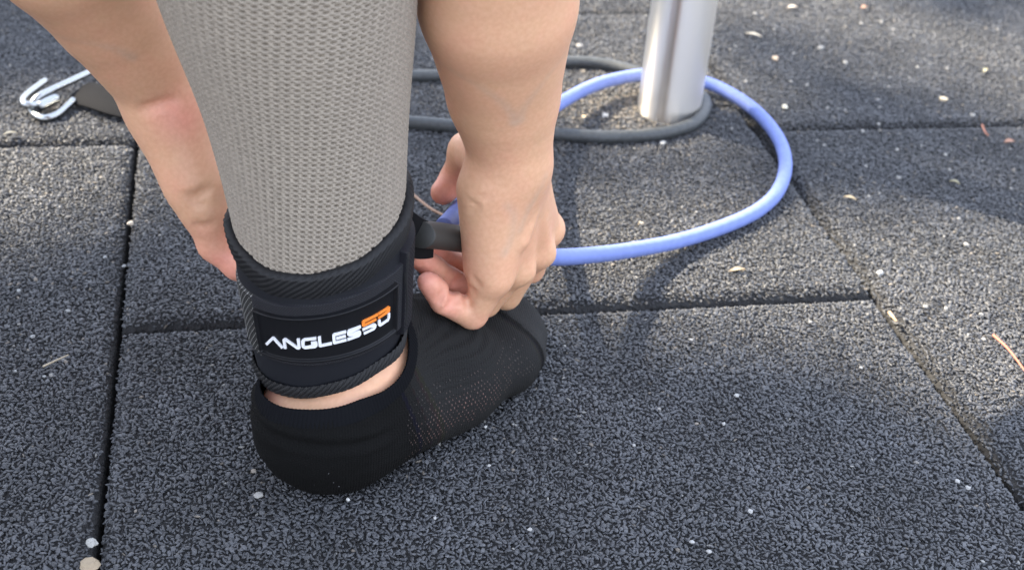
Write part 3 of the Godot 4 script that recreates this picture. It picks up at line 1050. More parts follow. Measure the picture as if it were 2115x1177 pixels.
func sock(o: Node3D, shift: Vector3, fb: Array) -> void:
	var m := mat(Color(0.014, 0.0145, 0.017), 0.95, 0.0, 0.25)
	m.normal_enabled = true
	var im := Image.create(128, 128, false, Image.FORMAT_RGB8)
	for y in 128:
		for x in 128:
			var h := sin(x * TAU / 8.0) * 0.5 + 0.25 * sin(y * TAU / 8.0 + (PI if (x / 8) % 2 else 0.0))
			im.set_pixel(x, y, Color(0.5 + 0.5 * h * 0.8, 0.5 + 0.5 * h * 0.8, 0.5 + 0.5 * h * 0.8))
	im.bump_map_to_normal_map(3.0)
	m.normal_texture = ImageTexture.create_from_image(im)
	m.normal_scale = 1.3
	m.vertex_color_use_as_albedo = true
	m.albedo_color = Color(1, 1, 1)
	triplanar(m, 42.0)
	net(fb, 0.0016, 0.0016, 0.0012, V(-9, -9, -9), V(9, 0.115, 9))
	var v := relax(g_v, g_i, 0.5)
	var axis := V(0.1205, 0, 0.122)
	var keep := PackedInt32Array()
	var over := PackedFloat32Array()
	for p in v:
		var q := p - axis
		var th := atan2(q.x, q.z)
		var s := (p - HEEL).dot(FWD)
		over.append(p.y - sock_edge(th) + 0.004 if s < 0.075 else -1.0)
	for t in range(0, g_i.size(), 3):
		if over[g_i[t]] < 0 and over[g_i[t + 1]] < 0 and over[g_i[t + 2]] < 0:
			keep.append_array(PackedInt32Array([g_i[t], g_i[t + 1], g_i[t + 2]]))
	var n := normals_of(v, keep)
	var col := PackedColorArray()
	var crease := FastNoiseLite.new()
	crease.seed = 6
	crease.frequency = 30.0
	for k in v.size():
		var p := v[k]
		var s := (p - HEEL).dot(FWD)
		var t := (p - HEEL).dot(LAT)
		# compression bands over the arch, soft folds at the heel, the toe seam
		var w := smoothstep(0.045, 0.06, s) * (1.0 - smoothstep(0.105, 0.12, s)) * smoothstep(0.03, 0.045, p.y)
		var d := sin((p.y + 0.15 * s) * TAU / 0.0042) * 0.00065 * w
		d += 0.0010 * crease.get_noise_3d(p.x, p.y * 3.0, p.z) * (1.0 - smoothstep(0.02, 0.06, s))
		var ang := atan2(p.x - axis.x, p.z - axis.z)
		var below := sock_edge(ang) - p.y - 0.004 * sin(ang * 1.7)
		var front := smoothstep(0.9, 0.2, ang) * smoothstep(-2.2, -1.2, ang)
		d += front * (0.0016 * exp(-pow((below - 0.0125) / 0.0022, 2.0)) - 0.0012 * exp(-pow((below - 0.0165) / 0.0016, 2.0)) + 0.0007 * exp(-pow((below - 0.0215) / 0.002, 2.0)))
		d -= 0.0007 * exp(-pow((s - 0.150 - 0.1 * t) / 0.0016, 2.0))
		v[k] = p + n[k] * d + shift
		if v[k].y < 0.0012: v[k].y = 0.0012
		var c := Color(0.0050, 0.0054, 0.0068)
		var thin := smoothstep(0.035, 0.065, s + p.y * 0.25) * (1.0 - smoothstep(0.138, 0.146, s - 0.1 * t))
		c = c.lerp(Color(0.0185, 0.0172, 0.0162), thin)
		if s - 0.1 * t > 0.15: c = Color(0.030, 0.0305, 0.031)
		col.append(c)
	n = normals_of(v, keep)
	var root := put("sock", arr_mesh(v, n, keep, col), m, o)
	root.set_meta("label", "black low-cut sports sock with ribbed edge and mesh side")
	# ribbed edge
	var ribs := 150
	var per := 6
	var nu := ribs * per
	var prof := [[-0.0078, 0.0001], [-0.0070, 0.0003], [-0.005, 0.0004], [-0.001, 0.0004], [0.0, 0.0003], [0.0004, -0.0004], [-0.002, -0.0016]]
	var coarse := 90
	var radial := []
	for q in prof:
		var line := PackedFloat32Array()
		for i in coarse:
			var th := TAU * i / coarse - PI
			var yy: float = sock_edge(th) + q[0]
			var lo := 0.01
			var hi := 0.12
			for it in 13:
				var mid := (lo + hi) / 2.0
				if sdf_at(fb, axis + V(sin(th) * mid, yy, cos(th) * mid), 0.0016) < 0: lo = mid
				else: hi = mid
			line.append(lo)
		radial.append(line)
	var p := PackedVector3Array()
	for j in prof.size():
		for i in nu:
			var u := float(i) / nu
			var th := TAU * u - PI
			var c := u * coarse
			var c0 := int(c) % coarse
			var r: float = cubic_interpolate(radial[j][c0], radial[j][(c0 + 1) % coarse], radial[j][(c0 + coarse - 1) % coarse], radial[j][(c0 + 2) % coarse], c - floor(c))
			var rib := absf(sin(u * ribs * PI)) * 0.0005
			if j == 0: rib = 0.0
			p.append(axis + V(sin(th) * (r + prof[j][1] + rib), sock_edge(th) + prof[j][0], cos(th) * (r + prof[j][1] + rib)) + shift)
	put("ribbed_edge", grid_mesh(p, nu, prof.size(), true), mat(Color(0.0052, 0.0056, 0.007), 0.95, 0.0, 0.2), root)
	# openwork on the outer side: skin shows through the mesh
	var list := []
	var r2 := RandomNumberGenerator.new()
	r2.seed = 3
	for a in 46:
		for b in 22:
			var s := 0.028 + a * 0.0026 + (0.0013 if b % 2 else 0.0)
			var yy := 0.014 + b * 0.0023
			var c := (s - 0.028) / 0.088
			if s > 0.134 or yy < 0.013 + 0.006 * c or yy > 0.052 - 0.014 * c: continue
			var core := exp(-pow((yy - 0.024 - 0.004 * c) / 0.011, 2.0)) * exp(-pow((c - 0.45) / 0.42, 2.0))
			if r2.randf() < 0.10 + 0.3 * (1.0 - core): continue
			var lo := 0.0
			var hi := 0.06
			for it in 13:
				var mid := (lo + hi) / 2.0
				if sdf_at(fb, foot(s, mid, yy), 0.0016) < 0: lo = mid
				else: hi = mid
			var at := foot(s, lo, yy)
			var e := 0.0008
			var g := V(sdf_at(fb, at + V(e, 0, 0)) - sdf_at(fb, at - V(e, 0, 0)), sdf_at(fb, at + V(0, e, 0)) - sdf_at(fb, at - V(0, e, 0)), sdf_at(fb, at + V(0, 0, e)) - sdf_at(fb, at - V(0, 0, e))).normalized()
			var x := g.cross(Vector3.UP).normalized()
			var up := x.cross(g)
			var k := 0.00042 * r2.randf_range(0.6, 1.1)
			list.append([Transform3D(Basis(x * k, g * 0.00018, up * k * 1.7), at + shift), Color(0.020, 0.016, 0.014).lerp(Color(0.15, 0.075, 0.06), core * r2.randf_range(0.15, 1.0))])
	var dot := SphereMesh.new()
	dot.radius = 1.0
	dot.height = 2.0
	dot.radial_segments = 8
	dot.rings = 4
	var mm := MultiMesh.new()
	mm.transform_format = MultiMesh.TRANSFORM_3D
	mm.use_colors = true
	mm.mesh = dot
	mm.instance_count = list.size()
	for k in list.size():
		mm.set_instance_transform(k, list[k][0])
		mm.set_instance_color(k, list[k][1])
	var dots := MultiMeshInstance3D.new()
	dots.name = "mesh_openings"
	dots.multimesh = mm
	var dm := mat(Color(1, 1, 1), 0.7)
	dm.vertex_color_use_as_albedo = true
	dots.material_override = dm
	dots.set_meta("kind", "stuff")
	root.add_child(dots, true)
	# lint on the heel
	var lint := SphereMesh.new()
	lint.radius = 1.0
	lint.height = 2.0
	lint.radial_segments = 6
	lint.rings = 3
	var bits := MultiMesh.new()
	bits.transform_format = MultiMesh.TRANSFORM_3D
	bits.mesh = lint
	bits.instance_count = 11
	for k in 11:
		var th := r2.randf_range(-1.4, 0.9)
		var yy := r2.randf_range(0.012, 0.040)
		var lo := 0.0
		var hi := 0.08
		for it in 13:
			var mid := (lo + hi) / 2.0
			if sdf_at(fb, V(HEEL.x + sin(th) * mid, yy, HEEL.z + cos(th) * mid), 0.0018) < 0: lo = mid
			else: hi = mid
		var big := r2.randf_range(0.00012, 0.0004)
		bits.set_instance_transform(k, Transform3D(Basis.from_euler(V(0, th, r2.randf_range(0, TAU))).scaled_local(V(big * r2.randf_range(1.0, 2.4), big, 0.0001)), V(HEEL.x + sin(th) * lo, yy, HEEL.z + cos(th) * lo) + shift))
	var fluff := MultiMeshInstance3D.new()
	fluff.name = "lint"
	fluff.multimesh = bits
	fluff.material_override = mat(Color(0.09, 0.093, 0.097), 0.9)
	fluff.set_meta("kind", "stuff")
	root.add_child(fluff, true)
	# the other sock, outside the picture
	var s2 := Soup.new()
	net([bone(V(-0.19, 0.04, 0.215), V(-0.20, 0.03, 0.24), 0.037, 0.033, 0.02), bone(V(-0.19, 0.05, 0.19), V(-0.23, 0.026, 0.08), 0.037, 0.029, 0.02), bone(V(-0.23, 0.024, 0.08), V(-0.245, 0.018, 0.03), 0.037, 0.021, 0.02)], 0.008, 0.0, 0.0012)
	pour(s2)
	for k in s2.v.size(): s2.v[k] += shift
	put("sock", arr_mesh(s2.v, s2.n, s2.i), mat(Color(0.014, 0.0145, 0.017), 0.95), o)

# ---------------------------------------------------------------- the ankle cuff
func cuff() -> void:
	var o := thing("ankle_cuff", "black padded ankle cuff with logo patch strapped round the legging above the sock", "ankle strap", V(0.118, 0.0, 0.12))
	var back := -o.position
	var neo := mat(Color(0.0105, 0.0115, 0.0150), 0.6, 0.0, 0.35)
	neo.normal_enabled = true
	neo.normal_texture = noise_tex(0.06, 9, FastNoiseLite.TYPE_SIMPLEX_SMOOTH, 512, true, 2.0)
	neo.normal_scale = 0.4
	triplanar(neo, 40.0)
	var bulge := func(_u: float, w: float, x: float, _y: float) -> float:
		return -0.0012 + 0.0012 * sin(w * PI) + 0.00035 * sin(x * 90.0 + w * 3.0)
	put("padded_band", strip(-PI, PI, 180, func(t): return cuff_bottom(t) + 0.004, func(t): return cuff_top(t) - 0.004, 24, bulge), neo, o, back)
	var lining := func(_u: float, _w: float, _x: float, _y: float) -> float: return -0.0050
	put("lining", strip(-PI, PI, 120, func(t): return cuff_bottom(t) + 0.003, func(t): return cuff_top(t) - 0.003, 6, lining), mat(Color(0.012, 0.012, 0.014), 0.95), o, back)
	# twill tape folded over both edges: ridges in a herringbone
	var tape := mat(Color(0.0100, 0.0102, 0.0112), 0.62, 0.0, 0.4)
	for edge in 2:
		var p := PackedVector3Array()
		var nu := 900
		var prof := []
		for k in 17: prof.append([0.0108 * (1.0 - k / 16.0), 0.0])
		for k in 6: prof.append([0.0, k])
		var nv := 0
		for j in 25:
			var w := j / 24.0
			nv += 1
			for i in nu:
				var th := TAU * i / (nu - 1.0) - PI
				var up := 0.0
				var out := 0.0
				if w < 0.72:
					var q := w / 0.72
					up = (0.0112 if edge == 0 else 0.0066) * (1.0 - q)
					out = 0.0010 * sin(minf(q * 1.6, 1.0) * PI * 0.5)
				else:
					var q := (w - 0.72) / 0.28
					up = -0.0018 * sin(q * PI) 
					out = 0.0010 - 0.0062 * q
				var s := th * 0.043 + (1.0 if edge == 0 else -1.0) * up * 1.35
				if edge == 0: s += 0.0
				var a := fposmod(s / 0.0040 + 0.12 * sin(th * 13.0), 1.0)
				var ridge := sqrt(maxf(1.0 - pow(a * 2.0 - 1.0, 2.0), 0.0))
				var fine := absf(sin((th * 0.043 - up * 0.7) / 0.0013 * PI))
				out += (0.00095 if edge == 0 else 0.0007) * ridge + 0.00038 * fine - 0.0004 + 0.0004 * sin(th * 7.0 + edge)
				var y := cuff_top(th) - up if edge == 0 else cuff_bottom(th) + up
				p.append(cuff_point(th, y, out))
		put("edge_binding", grid_mesh(p, nu, nv, false, edge == 0), tape, o, back)
	# woven strap under the patch
	var web := mat(Color(1, 1, 1), 0.75, 0.0, 0.4)
	web.vertex_color_use_as_albedo = true
	var weave := func(t0: float, t1: float, low: Callable, high: Callable, nt: int, nv: int, lift: float, cell: float, tone: Color, pale: Color) -> ArrayMesh:
		var p := PackedVector3Array()
		var col := PackedColorArray()
		for j in nv:
			var w := j / (nv - 1.0)
			for i in nt:
				var th := lerpf(t0, t1, i / (nt - 1.0))
				var y0: float = low.call(th)
				var y1: float = high.call(th)
				var y := lerpf(y0, y1, w)
				var a := th * 0.046 / cell
				var b := (y - y0) / cell
				var checker := int(floor(a)) + int(floor(b))
				var bump := absf(sin(a * PI) * sin(b * PI))
				var h := bump * (1.0 if checker % 2 == 0 else 0.45)
				var edge := minf(minf(w, 1.0 - w) * nv / 3.0, 1.0) * minf(minf(i, nt - 1 - i) / 3.0, 1.0)
				p.append(cuff_point(th, y, -0.0008 + (lift + 0.0008 + h * 0.0004) * edge))
				col.append(tone.lerp(pale, smoothstep(0.55, 0.95, bump) * (1.0 if checker % 2 == 0 else 0.2)))
		return grid_mesh(p, nt, nv, false, false, col)
	var low := func(t: float) -> float: return 0.0848 + 0.0070 * sin(t) - 0.0005
	var high := func(t: float) -> float: return 0.1222 + 0.0088 * sin(t)
	put("woven_strap", weave.call(deg_to_rad(-56.5), deg_to_rad(64), low, high, 560, 190, 0.0012, 0.00075, Color(0.010, 0.0105, 0.0118), Color(0.05, 0.051, 0.053)), web, o, back)
	put("elastic_strap", weave.call(deg_to_rad(-175), deg_to_rad(-55.5), func(t): return 0.0830 + 0.0070 * sin(t), func(t): return 0.1222 + 0.0088 * sin(t), 420, 110, 0.0008, 0.0018, Color(0.008, 0.0085, 0.009), Color(0.30, 0.30, 0.29)), web, o, back)
	put("strap_end", weave.call(deg_to_rad(58), deg_to_rad(150), func(t): return 0.082 + 0.004 * sin(t), func(t): return 0.128 + 0.010 * sin(t), 300, 130, 0.0028, 0.0013, Color(0.0065, 0.0068, 0.008), Color(0.014, 0.0145, 0.016)), web, o, back)
	# a stitched fold down the right end of the strap
	var fold := PackedVector3Array()
	for k in 24:
		var th := deg_to_rad(61.5 + 1.5 * sin(k * 0.3))
		fold.append(cuff_point(th, lerpf(low.call(th) + 0.001, high.call(th) + 0.004, k / 23.0), 0.0022))
	put("strap_hem", tube(fold, 0.0013, 8), tape, o, back)
	# rubber patch with a raised rim
	var rubber := mat(Color(0.0050, 0.0052, 0.0065), 0.45, 0.0, 0.4)
	var plow := func(t: float) -> float: return 0.0876 + 0.0072 * sin(t)
	var phigh := func(t: float) -> float: return 0.1166 + 0.0088 * sin(t)
	var face := func(u: float, w: float, _x: float, _y: float) -> float:
		var e := minf(minf(u, 1.0 - u) * 0.082, minf(w, 1.0 - w) * 0.030)
		if e < 0.0004: return 0.0008
		if e < 0.0008: return lerpf(0.0008, 0.0036, (e - 0.0004) / 0.0004)
		if e < 0.0020: return 0.0038
		if e < 0.0025: return lerpf(0.0038, 0.0023, (e - 0.0020) / 0.0005)
		return 0.0023
	var patch := put("logo_patch", strip(deg_to_rad(-54), deg_to_rad(49.5), 330, plow, phigh, 120, face), rubber, o, back)
	var white := mat(Color(0.72, 0.73, 0.75), 0.45)
	var orange := mat(Color(0.85, 0.24, 0.035), 0.45)
	var base := func(t: float) -> float: return 0.0979 + (0.0110 if t < 0.0 else 0.0082) * sin(t)
	var P := func(x: float, y: float) -> Vector2: return Vector2(x, y)
	var glyphs := [
		[-45.8, -32.0, 0.0064, white, [[P.call(0, 0), P.call(0.52, 1), P.call(1, 0)]]],
		[-31.4, -19.6, 0.0064, white, [[P.call(0, 0), P.call(0, 1), P.call(0.12, 1), P.call(0.88, 0), P.call(1, 0), P.call(1, 1)]]],
		[-18.8, -8.6, 0.0064, white, [[P.call(0.95, 1), P.call(0.15, 1), P.call(0, 0.85), P.call(0, 0.15), P.call(0.15, 0), P.call(0.9, 0), P.call(1, 0.1), P.call(1, 0.5), P.call(0.75, 0.5)]]],
		[-8.0, 0.4, 0.0064, white, [[P.call(0, 1), P.call(0, 0), P.call(1, 0)]]],
		[0.9, 9.6, 0.0064, white, [[P.call(1, 1), P.call(0, 1), P.call(0, 0), P.call(1, 0)], [P.call(0.34, 0.5), P.call(0.95, 0.5)]]],
		[10.2, 19.2, 0.0064, white, [[P.call(1, 1), P.call(0.1, 1), P.call(0, 0.9), P.call(0, 0.6), P.call(0.1, 0.5), P.call(0.9, 0.5), P.call(1, 0.4), P.call(1, 0.1), P.call(0.9, 0), P.call(0, 0)]]],
		[20.2, 30.2, 0.0087, orange, [[P.call(1.16, 1), P.call(0, 1), P.call(0, 0.68), P.call(1, 0.68)]]],
		[20.4, 30.2, 0.0087, white, [[P.call(0, 0.36), P.call(0.86, 0.36), P.call(1, 0.26), P.call(1, 0.1), P.call(0.88, 0), P.call(0.1, 0)]]],
		[31.8, 41.6, 0.0087, orange, [[P.call(0.02, 1), P.call(1, 1), P.call(1, 0.68), P.call(0, 0.68)]]],
		[31.8, 41.6, 0.0087, white, [[P.call(0, 0.40), P.call(0, 0.1), P.call(0.1, 0), P.call(0.9, 0), P.call(1, 0.1), P.call(1, 0.42)]]],
	]
	for q in glyphs:
		put("letter", letter_mesh(q[4], deg_to_rad(q[1] - q[0]) * 0.0455, q[2], 0.00074 if q[2] < 0.007 else 0.00066, deg_to_rad(q[0]), base), q[3], patch)
	# webbing loop and rubber sleeve that the blue tube hangs from
	var loop := smooth_path([V(0.1540, 0.128, 0.100), V(0.1625, 0.124, 0.101), V(0.1700, 0.118, 0.0985), V(0.178, 0.112, 0.092)], 6)
	var p := PackedVector3Array()
	for j in loop.size():
		for q in [[-0.016, 0.0012], [0.013, 0.0012], [0.013, -0.0012], [-0.016, -0.0012]]:
			p.append(loop[j] + Vector3.UP * q[0] * lerpf(1.2, 0.7, j / float(loop.size() - 1)) + V(0.4, 0, 0.9) * q[1])
	put("webbing_loop", grid_mesh(p, 4, loop.size(), true, true), mat(Color(0.006, 0.006, 0.007), 0.85, 0.0, 0.3), o, back)

func tubes() -> void:
	var grey := smooth_path([V(0.0692, 0.0055, -0.3075), V(0.1042, 0.0055, -0.3200), V(0.1365, 0.0055, -0.3358), V(0.1775, 0.0055, -0.3462), V(0.2270, 0.0055, -0.3478), V(0.2458, 0.0055, -0.3483), V(0.2870, 0.0055, -0.3561), V(0.3324, 0.0055, -0.3692), V(0.3683, 0.0055, -0.3736), V(0.3979, 0.0055, -0.3677), V(0.4243, 0.0055, -0.3496), V(0.4532, 0.0055, -0.3267), V(0.4661, 0.0055, -0.3028), V(0.4643, 0.0055, -0.2802), V(0.4484, 0.0055, -0.2534), V(0.4273, 0.0055, -0.2384), V(0.4005, 0.0055, -0.2301), V(0.3638, 0.0055, -0.2282), V(0.3293, 0.0055, -0.2340), V(0.2688, 0.0055, -0.2467), V(0.2311, 0.0055, -0.2559), V(0.2123, 0.0055, -0.2601), V(0.1709, 0.0055, -0.2704), V(0.1334, 0.0055, -0.2831), V(0.1034, 0.0055, -0.2974), V(0.0691, 0.0055, -0.3030)], 8)
	var worn := noise_tex(0.03, 51, FastNoiseLite.TYPE_SIMPLEX_SMOOTH, 512, false, 1.0, 5, ramp2(Color(0.72, 0.72, 0.72), Color(1, 1, 1)))
	var gm := mat(Color(0.060, 0.066, 0.068), 0.5, 0.0, 0.5)
	tag(put("grey_tube", tube(grey, 0.0055, 16), gm), "dark grey rubber exercise tube looped round the foot of the metal pole", "exercise tube")
	var blue := smooth_path([V(0.2161, 0.0850, 0.0579), V(0.2344, 0.0700, 0.0413), V(0.2647, 0.0500, 0.0173), V(0.2972, 0.0340, -0.0084), V(0.3317, 0.0200, -0.0347), V(0.3745, 0.0100, -0.0602), V(0.4185, 0.0065, -0.0845), V(0.4521, 0.0060, -0.1070), V(0.4779, 0.0060, -0.1363), V(0.4983, 0.0060, -0.1781), V(0.5074, 0.0060, -0.2236), V(0.5039, 0.0070, -0.2682), V(0.4881, 0.0100, -0.3003), V(0.4701, 0.0130, -0.3139), V(0.4435, 0.0160, -0.3210), V(0.4148, 0.0170, -0.3195), V(0.3769, 0.0170, -0.3040), V(0.3357, 0.0220, -0.2613), V(0.2860, 0.0350, -0.1841), V(0.2347, 0.0650, -0.0636), V(0.2015, 0.0930, 0.0310), V(0.1876, 0.1030, 0.0658)], 8)
	gm.albedo_texture = worn
	triplanar(gm, 12.0)
	var bm := mat(Color(0.175, 0.235, 0.53), 0.6, 0.0, 0.35)
	bm.albedo_texture = noise_tex(0.02, 52, FastNoiseLite.TYPE_SIMPLEX_SMOOTH, 512, false, 1.0, 5, ramp2(Color(0.90, 0.90, 0.92), Color(1, 1, 1)))
	triplanar(bm, 12.0)
	tag(put("blue_tube", tube(blue, 0.0054, 16), bm), "blue rubber exercise tube running from the hand round behind the pole", "exercise tube")
	var sm := mat(Color(0.034, 0.034, 0.031), 0.6)
	var sleeve := smooth_path([V(0.1690, 0.1210, 0.1015), V(0.1815, 0.1110, 0.0875), V(0.1995, 0.0973, 0.0702), V(0.2153, 0.0882, 0.0615)], 6)
	tag(put("tube_connector", tube(sleeve, 0.0092, 18, 0.0092, 0.8), sm), "short black rubber sleeve joining the blue tube to the ankle cuff", "connector")

func hooks() -> void:
	var steel := mat(Color(0.36, 0.375, 0.38), 0.22, 1.0)
	var o := thing("carabiner", "bright steel carabiner hook lying on the tiles by the end of the black strap", "carabiner", V(-0.06, 0, -0.31))
	var a := smooth_path([V(-0.0406, 0.0120, -0.3473), V(-0.0557, 0.0130, -0.3261), V(-0.0712, 0.0120, -0.3099), V(-0.0770, 0.0100, -0.3047), V(-0.0810, 0.0060, -0.3002), V(-0.0801, 0.0030, -0.2952), V(-0.0751, 0.0025, -0.2876), V(-0.0687, 0.0025, -0.2848), V(-0.0606, 0.0030, -0.2911), V(-0.0546, 0.0040, -0.3025), V(-0.0502, 0.0060, -0.3096)], 6)
	put("hook", tube(a, 0.0029, 12), steel, o, -o.position)
	var b := smooth_path([V(-0.0752, 0.0060, -0.3455), V(-0.0807, 0.0070, -0.3307), V(-0.0860, 0.0080, -0.3154), V(-0.0877, 0.0085, -0.3047), V(-0.0846, 0.0085, -0.2969), V(-0.0765, 0.0070, -0.2997), V(-0.0663, 0.0050, -0.3078)], 6)
	put("hook", tube(b, 0.0029, 12), steel, o, -o.position)
	put("swivel", tube(smooth_path([V(-0.0755, 0.0060, -0.2975), V(-0.0690, 0.0075, -0.3035), V(-0.0630, 0.0075, -0.3100)], 4), 0.0040, 12), steel, o, -o.position)
	var w := smooth_path([V(-0.0480, 0.0060, -0.3237), V(-0.0322, 0.0080, -0.3104), V(-0.0129, 0.0080, -0.2957), V(0.0057, 0.0070, -0.2885), V(0.0279, 0.0060, -0.2903), V(0.0540, 0.0060, -0.3007), V(0.0730, 0.0060, -0.3045)], 24)
	var p := PackedVector3Array()
	for j in w.size():
		var t := (w[mini(j + 1, w.size() - 1)] - w[maxi(j - 1, 0)]).normalized()
		var s := t.cross(Vector3.UP).normalized()
		var n := s.cross(t)
		var rib := 0.0005 * (j % 2) + 0.0008
		for q in [[-0.0135, 0.001], [-0.007, 0.0013 + rib], [0.0, 0.0014 + rib], [0.007, 0.0013 + rib], [0.0135, 0.001], [0.0135, -0.001], [-0.0135, -0.001]]:
			p.append(w[j] + s * q[0] + (n + V(0.0, 0.0, 0.25)) * q[1] + Vector3.UP * q[0] * -0.25)
	tag(put("black_strap", grid_mesh(p, 7, w.size(), true, true), mat(Color(0.014, 0.014, 0.015), 0.9, 0.0, 0.25)), "black webbing strap between the steel carabiner and the dark grey tube", "strap")

# ---------------------------------------------------------------- grit, leaves and twigs lying on the tiles
func chip(x: float, z: float, size: float, col: Color, label: String, category := "stone", group := "", flat := 0.6) -> void:
	var r := RandomNumberGenerator.new()
	r.seed = int(absf(x * 7919.0 + z * 104729.0) * 100.0)
	var s := SphereMesh.new()
	s.radius = 1.0
	s.height = 2.0
	s.radial_segments = 9
	s.rings = 5
	var st := SurfaceTool.new()
	st.create_from(s, 0)
	var a := st.commit_to_arrays()
	var v: PackedVector3Array = a[Mesh.ARRAY_VERTEX]
	var n := FastNoiseLite.new()
	n.seed = r.randi() % 1000
	n.frequency = 0.9
	for i in v.size(): v[i] = v[i] * (1.0 + 0.55 * n.get_noise_3dv(v[i])) * V(1.0, flat, 0.8) * size
	var m := arr_mesh(v, PackedVector3Array(), a[Mesh.ARRAY_INDEX])
	var o := put("stone_chip" if category == "stone" else "pebble", m, mat(col, 0.85), self, V(x, size * flat * 0.7, z))
	o.rotation.y = r.randf() * TAU
	tag(o, label, category, group)

func sprig(called: String, pts: Array, r: float, col: Color, label: String, category: String) -> void:
	tag(put(called, tube(smooth_path(pts, 5), r, 8, r * 0.6), mat(col, 0.8)), label, category)

func leaf(x: float, z: float, long: float, wide: float, turn: float, col: Color, label: String) -> void:
	var p := PackedVector3Array()
	for j in 7:
		var t := j / 6.0
		for i in 5:
			var s := (i - 2) / 2.0
			p.append(V((t - 0.5) * long, 0.0016 + 0.0012 * s * s + 0.0015 * sin(t * PI), s * wide * 0.5 * pow(sin(clampf(t, 0.03, 0.97) * PI), 0.7)))
	var o := put("dry_leaf", grid_mesh(p, 5, 7, false, true), mat(col, 0.8), self, V(x, 0.0, z))
	o.rotation.y = turn
	tag(o, label, "leaf")

func debris() -> void:
	chip(0.0803, 0.1625, 0.0025, Color(0.27, 0.265, 0.25), "white stone chip on the tile just behind the sock heel", "stone", "", 0.60)
	chip(-0.0022, 0.1894, 0.0033, Color(0.33, 0.33, 0.31), "pale grey angular stone chip on the long seam, bottom left", "stone", "", 0.60)
	chip(-0.0018, 0.2060, 0.0050, Color(0.30, 0.24, 0.165), "rounded beige pebble lying in the long seam at the bottom edge", "pebble", "", 0.60)
	chip(0.0015, -0.1233, 0.0025, Color(0.55, 0.48, 0.38), "cream stone chip wedged in the long seam left of the hand", "stone", "", 0.60)
	chip(0.4105, -0.2231, 0.0033, Color(0.34, 0.34, 0.325), "white stone chip in front of the grey tube, below the pole", "stone", "", 0.60)
	chip(0.3866, -0.4189, 0.0033, Color(0.34, 0.33, 0.31), "white stone chip right of the forearm, beyond the grey tube", "stone", "", 0.60)
	chip(0.4275, -0.1958, 0.0019, Color(0.27, 0.265, 0.25), "small white stone chip inside the blue loop, right of the chip below the pole", "stone", "", 0.60)
	chip(0.3575, -0.2732, 0.0026, Color(0.55, 0.42, 0.26), "orange-tan stone chip inside the tube loops, left of the pole foot", "stone", "", 0.60)
	chip(0.3756, -0.2743, 0.0034, Color(0.52, 0.50, 0.46), "pale grey stone chip inside the tube loops, nearest the pole foot on its left", "stone", "", 0.60)
	chip(0.3599, -0.1009, 0.0021, Color(0.55, 0.46, 0.34), "tan stone chip inside the blue loop just above its lower run", "stone", "", 0.60)
	chip(0.5128, -0.0236, 0.0025, Color(0.36, 0.36, 0.345), "white stone chip beside the long right seam, above the cross seam", "stone", "", 0.60)
	chip(0.5657, -0.3868, 0.0034, Color(0.55, 0.42, 0.30), "orange-tan stone chip right of the pole, beyond the blue loop", "stone", "", 0.60)
	chip(0.5383, -0.2859, 0.0029, Color(0.66, 0.62, 0.50), "cream stone chip on the cross seam just right of the blue loop", "stone", "", 0.60)
	chip(0.6914, -0.2971, 0.0043, Color(0.55, 0.46, 0.32), "beige flat stone chip far right, beyond the right cross seam", "stone", "", 0.35)
	chip(0.6197, -0.4102, 0.0032, Color(0.27, 0.265, 0.25), "larger pale chip among the grit beyond the blue loop, right of the pole", "stone", "", 0.60)
	chip(0.5885, -0.3996, 0.0018, Color(0.27, 0.265, 0.25), "small pale grit chip on the sunlit tiles beyond the right cross seam", "stone", "grit chips beyond the right cross seam", 0.60)
	chip(0.6306, -0.3756, 0.0027, Color(0.27, 0.265, 0.25), "small pale grit chip on the sunlit tiles beyond the right cross seam", "stone", "grit chips beyond the right cross seam", 0.60)
	chip(0.5631, -0.3373, 0.0019, Color(0.27, 0.265, 0.25), "small pale grit chip on the sunlit tiles beyond the right cross seam", "stone", "grit chips beyond the right cross seam", 0.60)
	chip(0.5754, -0.3298, 0.0019, Color(0.27, 0.265, 0.25), "small pale grit chip on the sunlit tiles beyond the right cross seam", "stone", "grit chips beyond the right cross seam", 0.60)
	chip(0.5206, -0.3385, 0.0019, Color(0.27, 0.265, 0.25), "small pale grit chip on the sunlit tiles beyond the right cross seam", "stone", "grit chips beyond the right cross seam", 0.60)
	chip(0.5903, -0.2388, 0.0020, Color(0.27, 0.265, 0.25), "small pale grit chip on the sunlit tiles beyond the right cross seam", "stone", "grit chips beyond the right cross seam", 0.60)
	chip(0.6102, -0.2515, 0.0018, Color(0.27, 0.265, 0.25), "small pale grit chip on the sunlit tiles beyond the right cross seam", "stone", "grit chips beyond the right cross seam", 0.60)
	chip(0.7038, -0.2647, 0.0025, Color(0.27, 0.265, 0.25), "small pale grit chip on the sunlit tiles beyond the right cross seam", "stone", "grit chips beyond the right cross seam", 0.60)
	chip(0.6859, -0.4697, 0.0019, Color(0.27, 0.265, 0.25), "small pale grit chip on the sunlit tiles beyond the right cross seam", "stone", "grit chips beyond the right cross seam", 0.60)
	chip(0.7096, -0.4744, 0.0019, Color(0.27, 0.265, 0.25), "small pale grit chip on the sunlit tiles beyond the right cross seam", "stone", "grit chips beyond the right cross seam", 0.60)
	chip(0.7270, -0.3624, 0.0018, Color(0.27, 0.265, 0.25), "small pale grit chip on the sunlit tiles beyond the right cross seam", "stone", "grit chips beyond the right cross seam", 0.60)
	chip(0.7134, -0.4546, 0.0016, Color(0.27, 0.265, 0.25), "small pale grit chip on the sunlit tiles beyond the right cross seam", "stone", "grit chips beyond the right cross seam", 0.60)
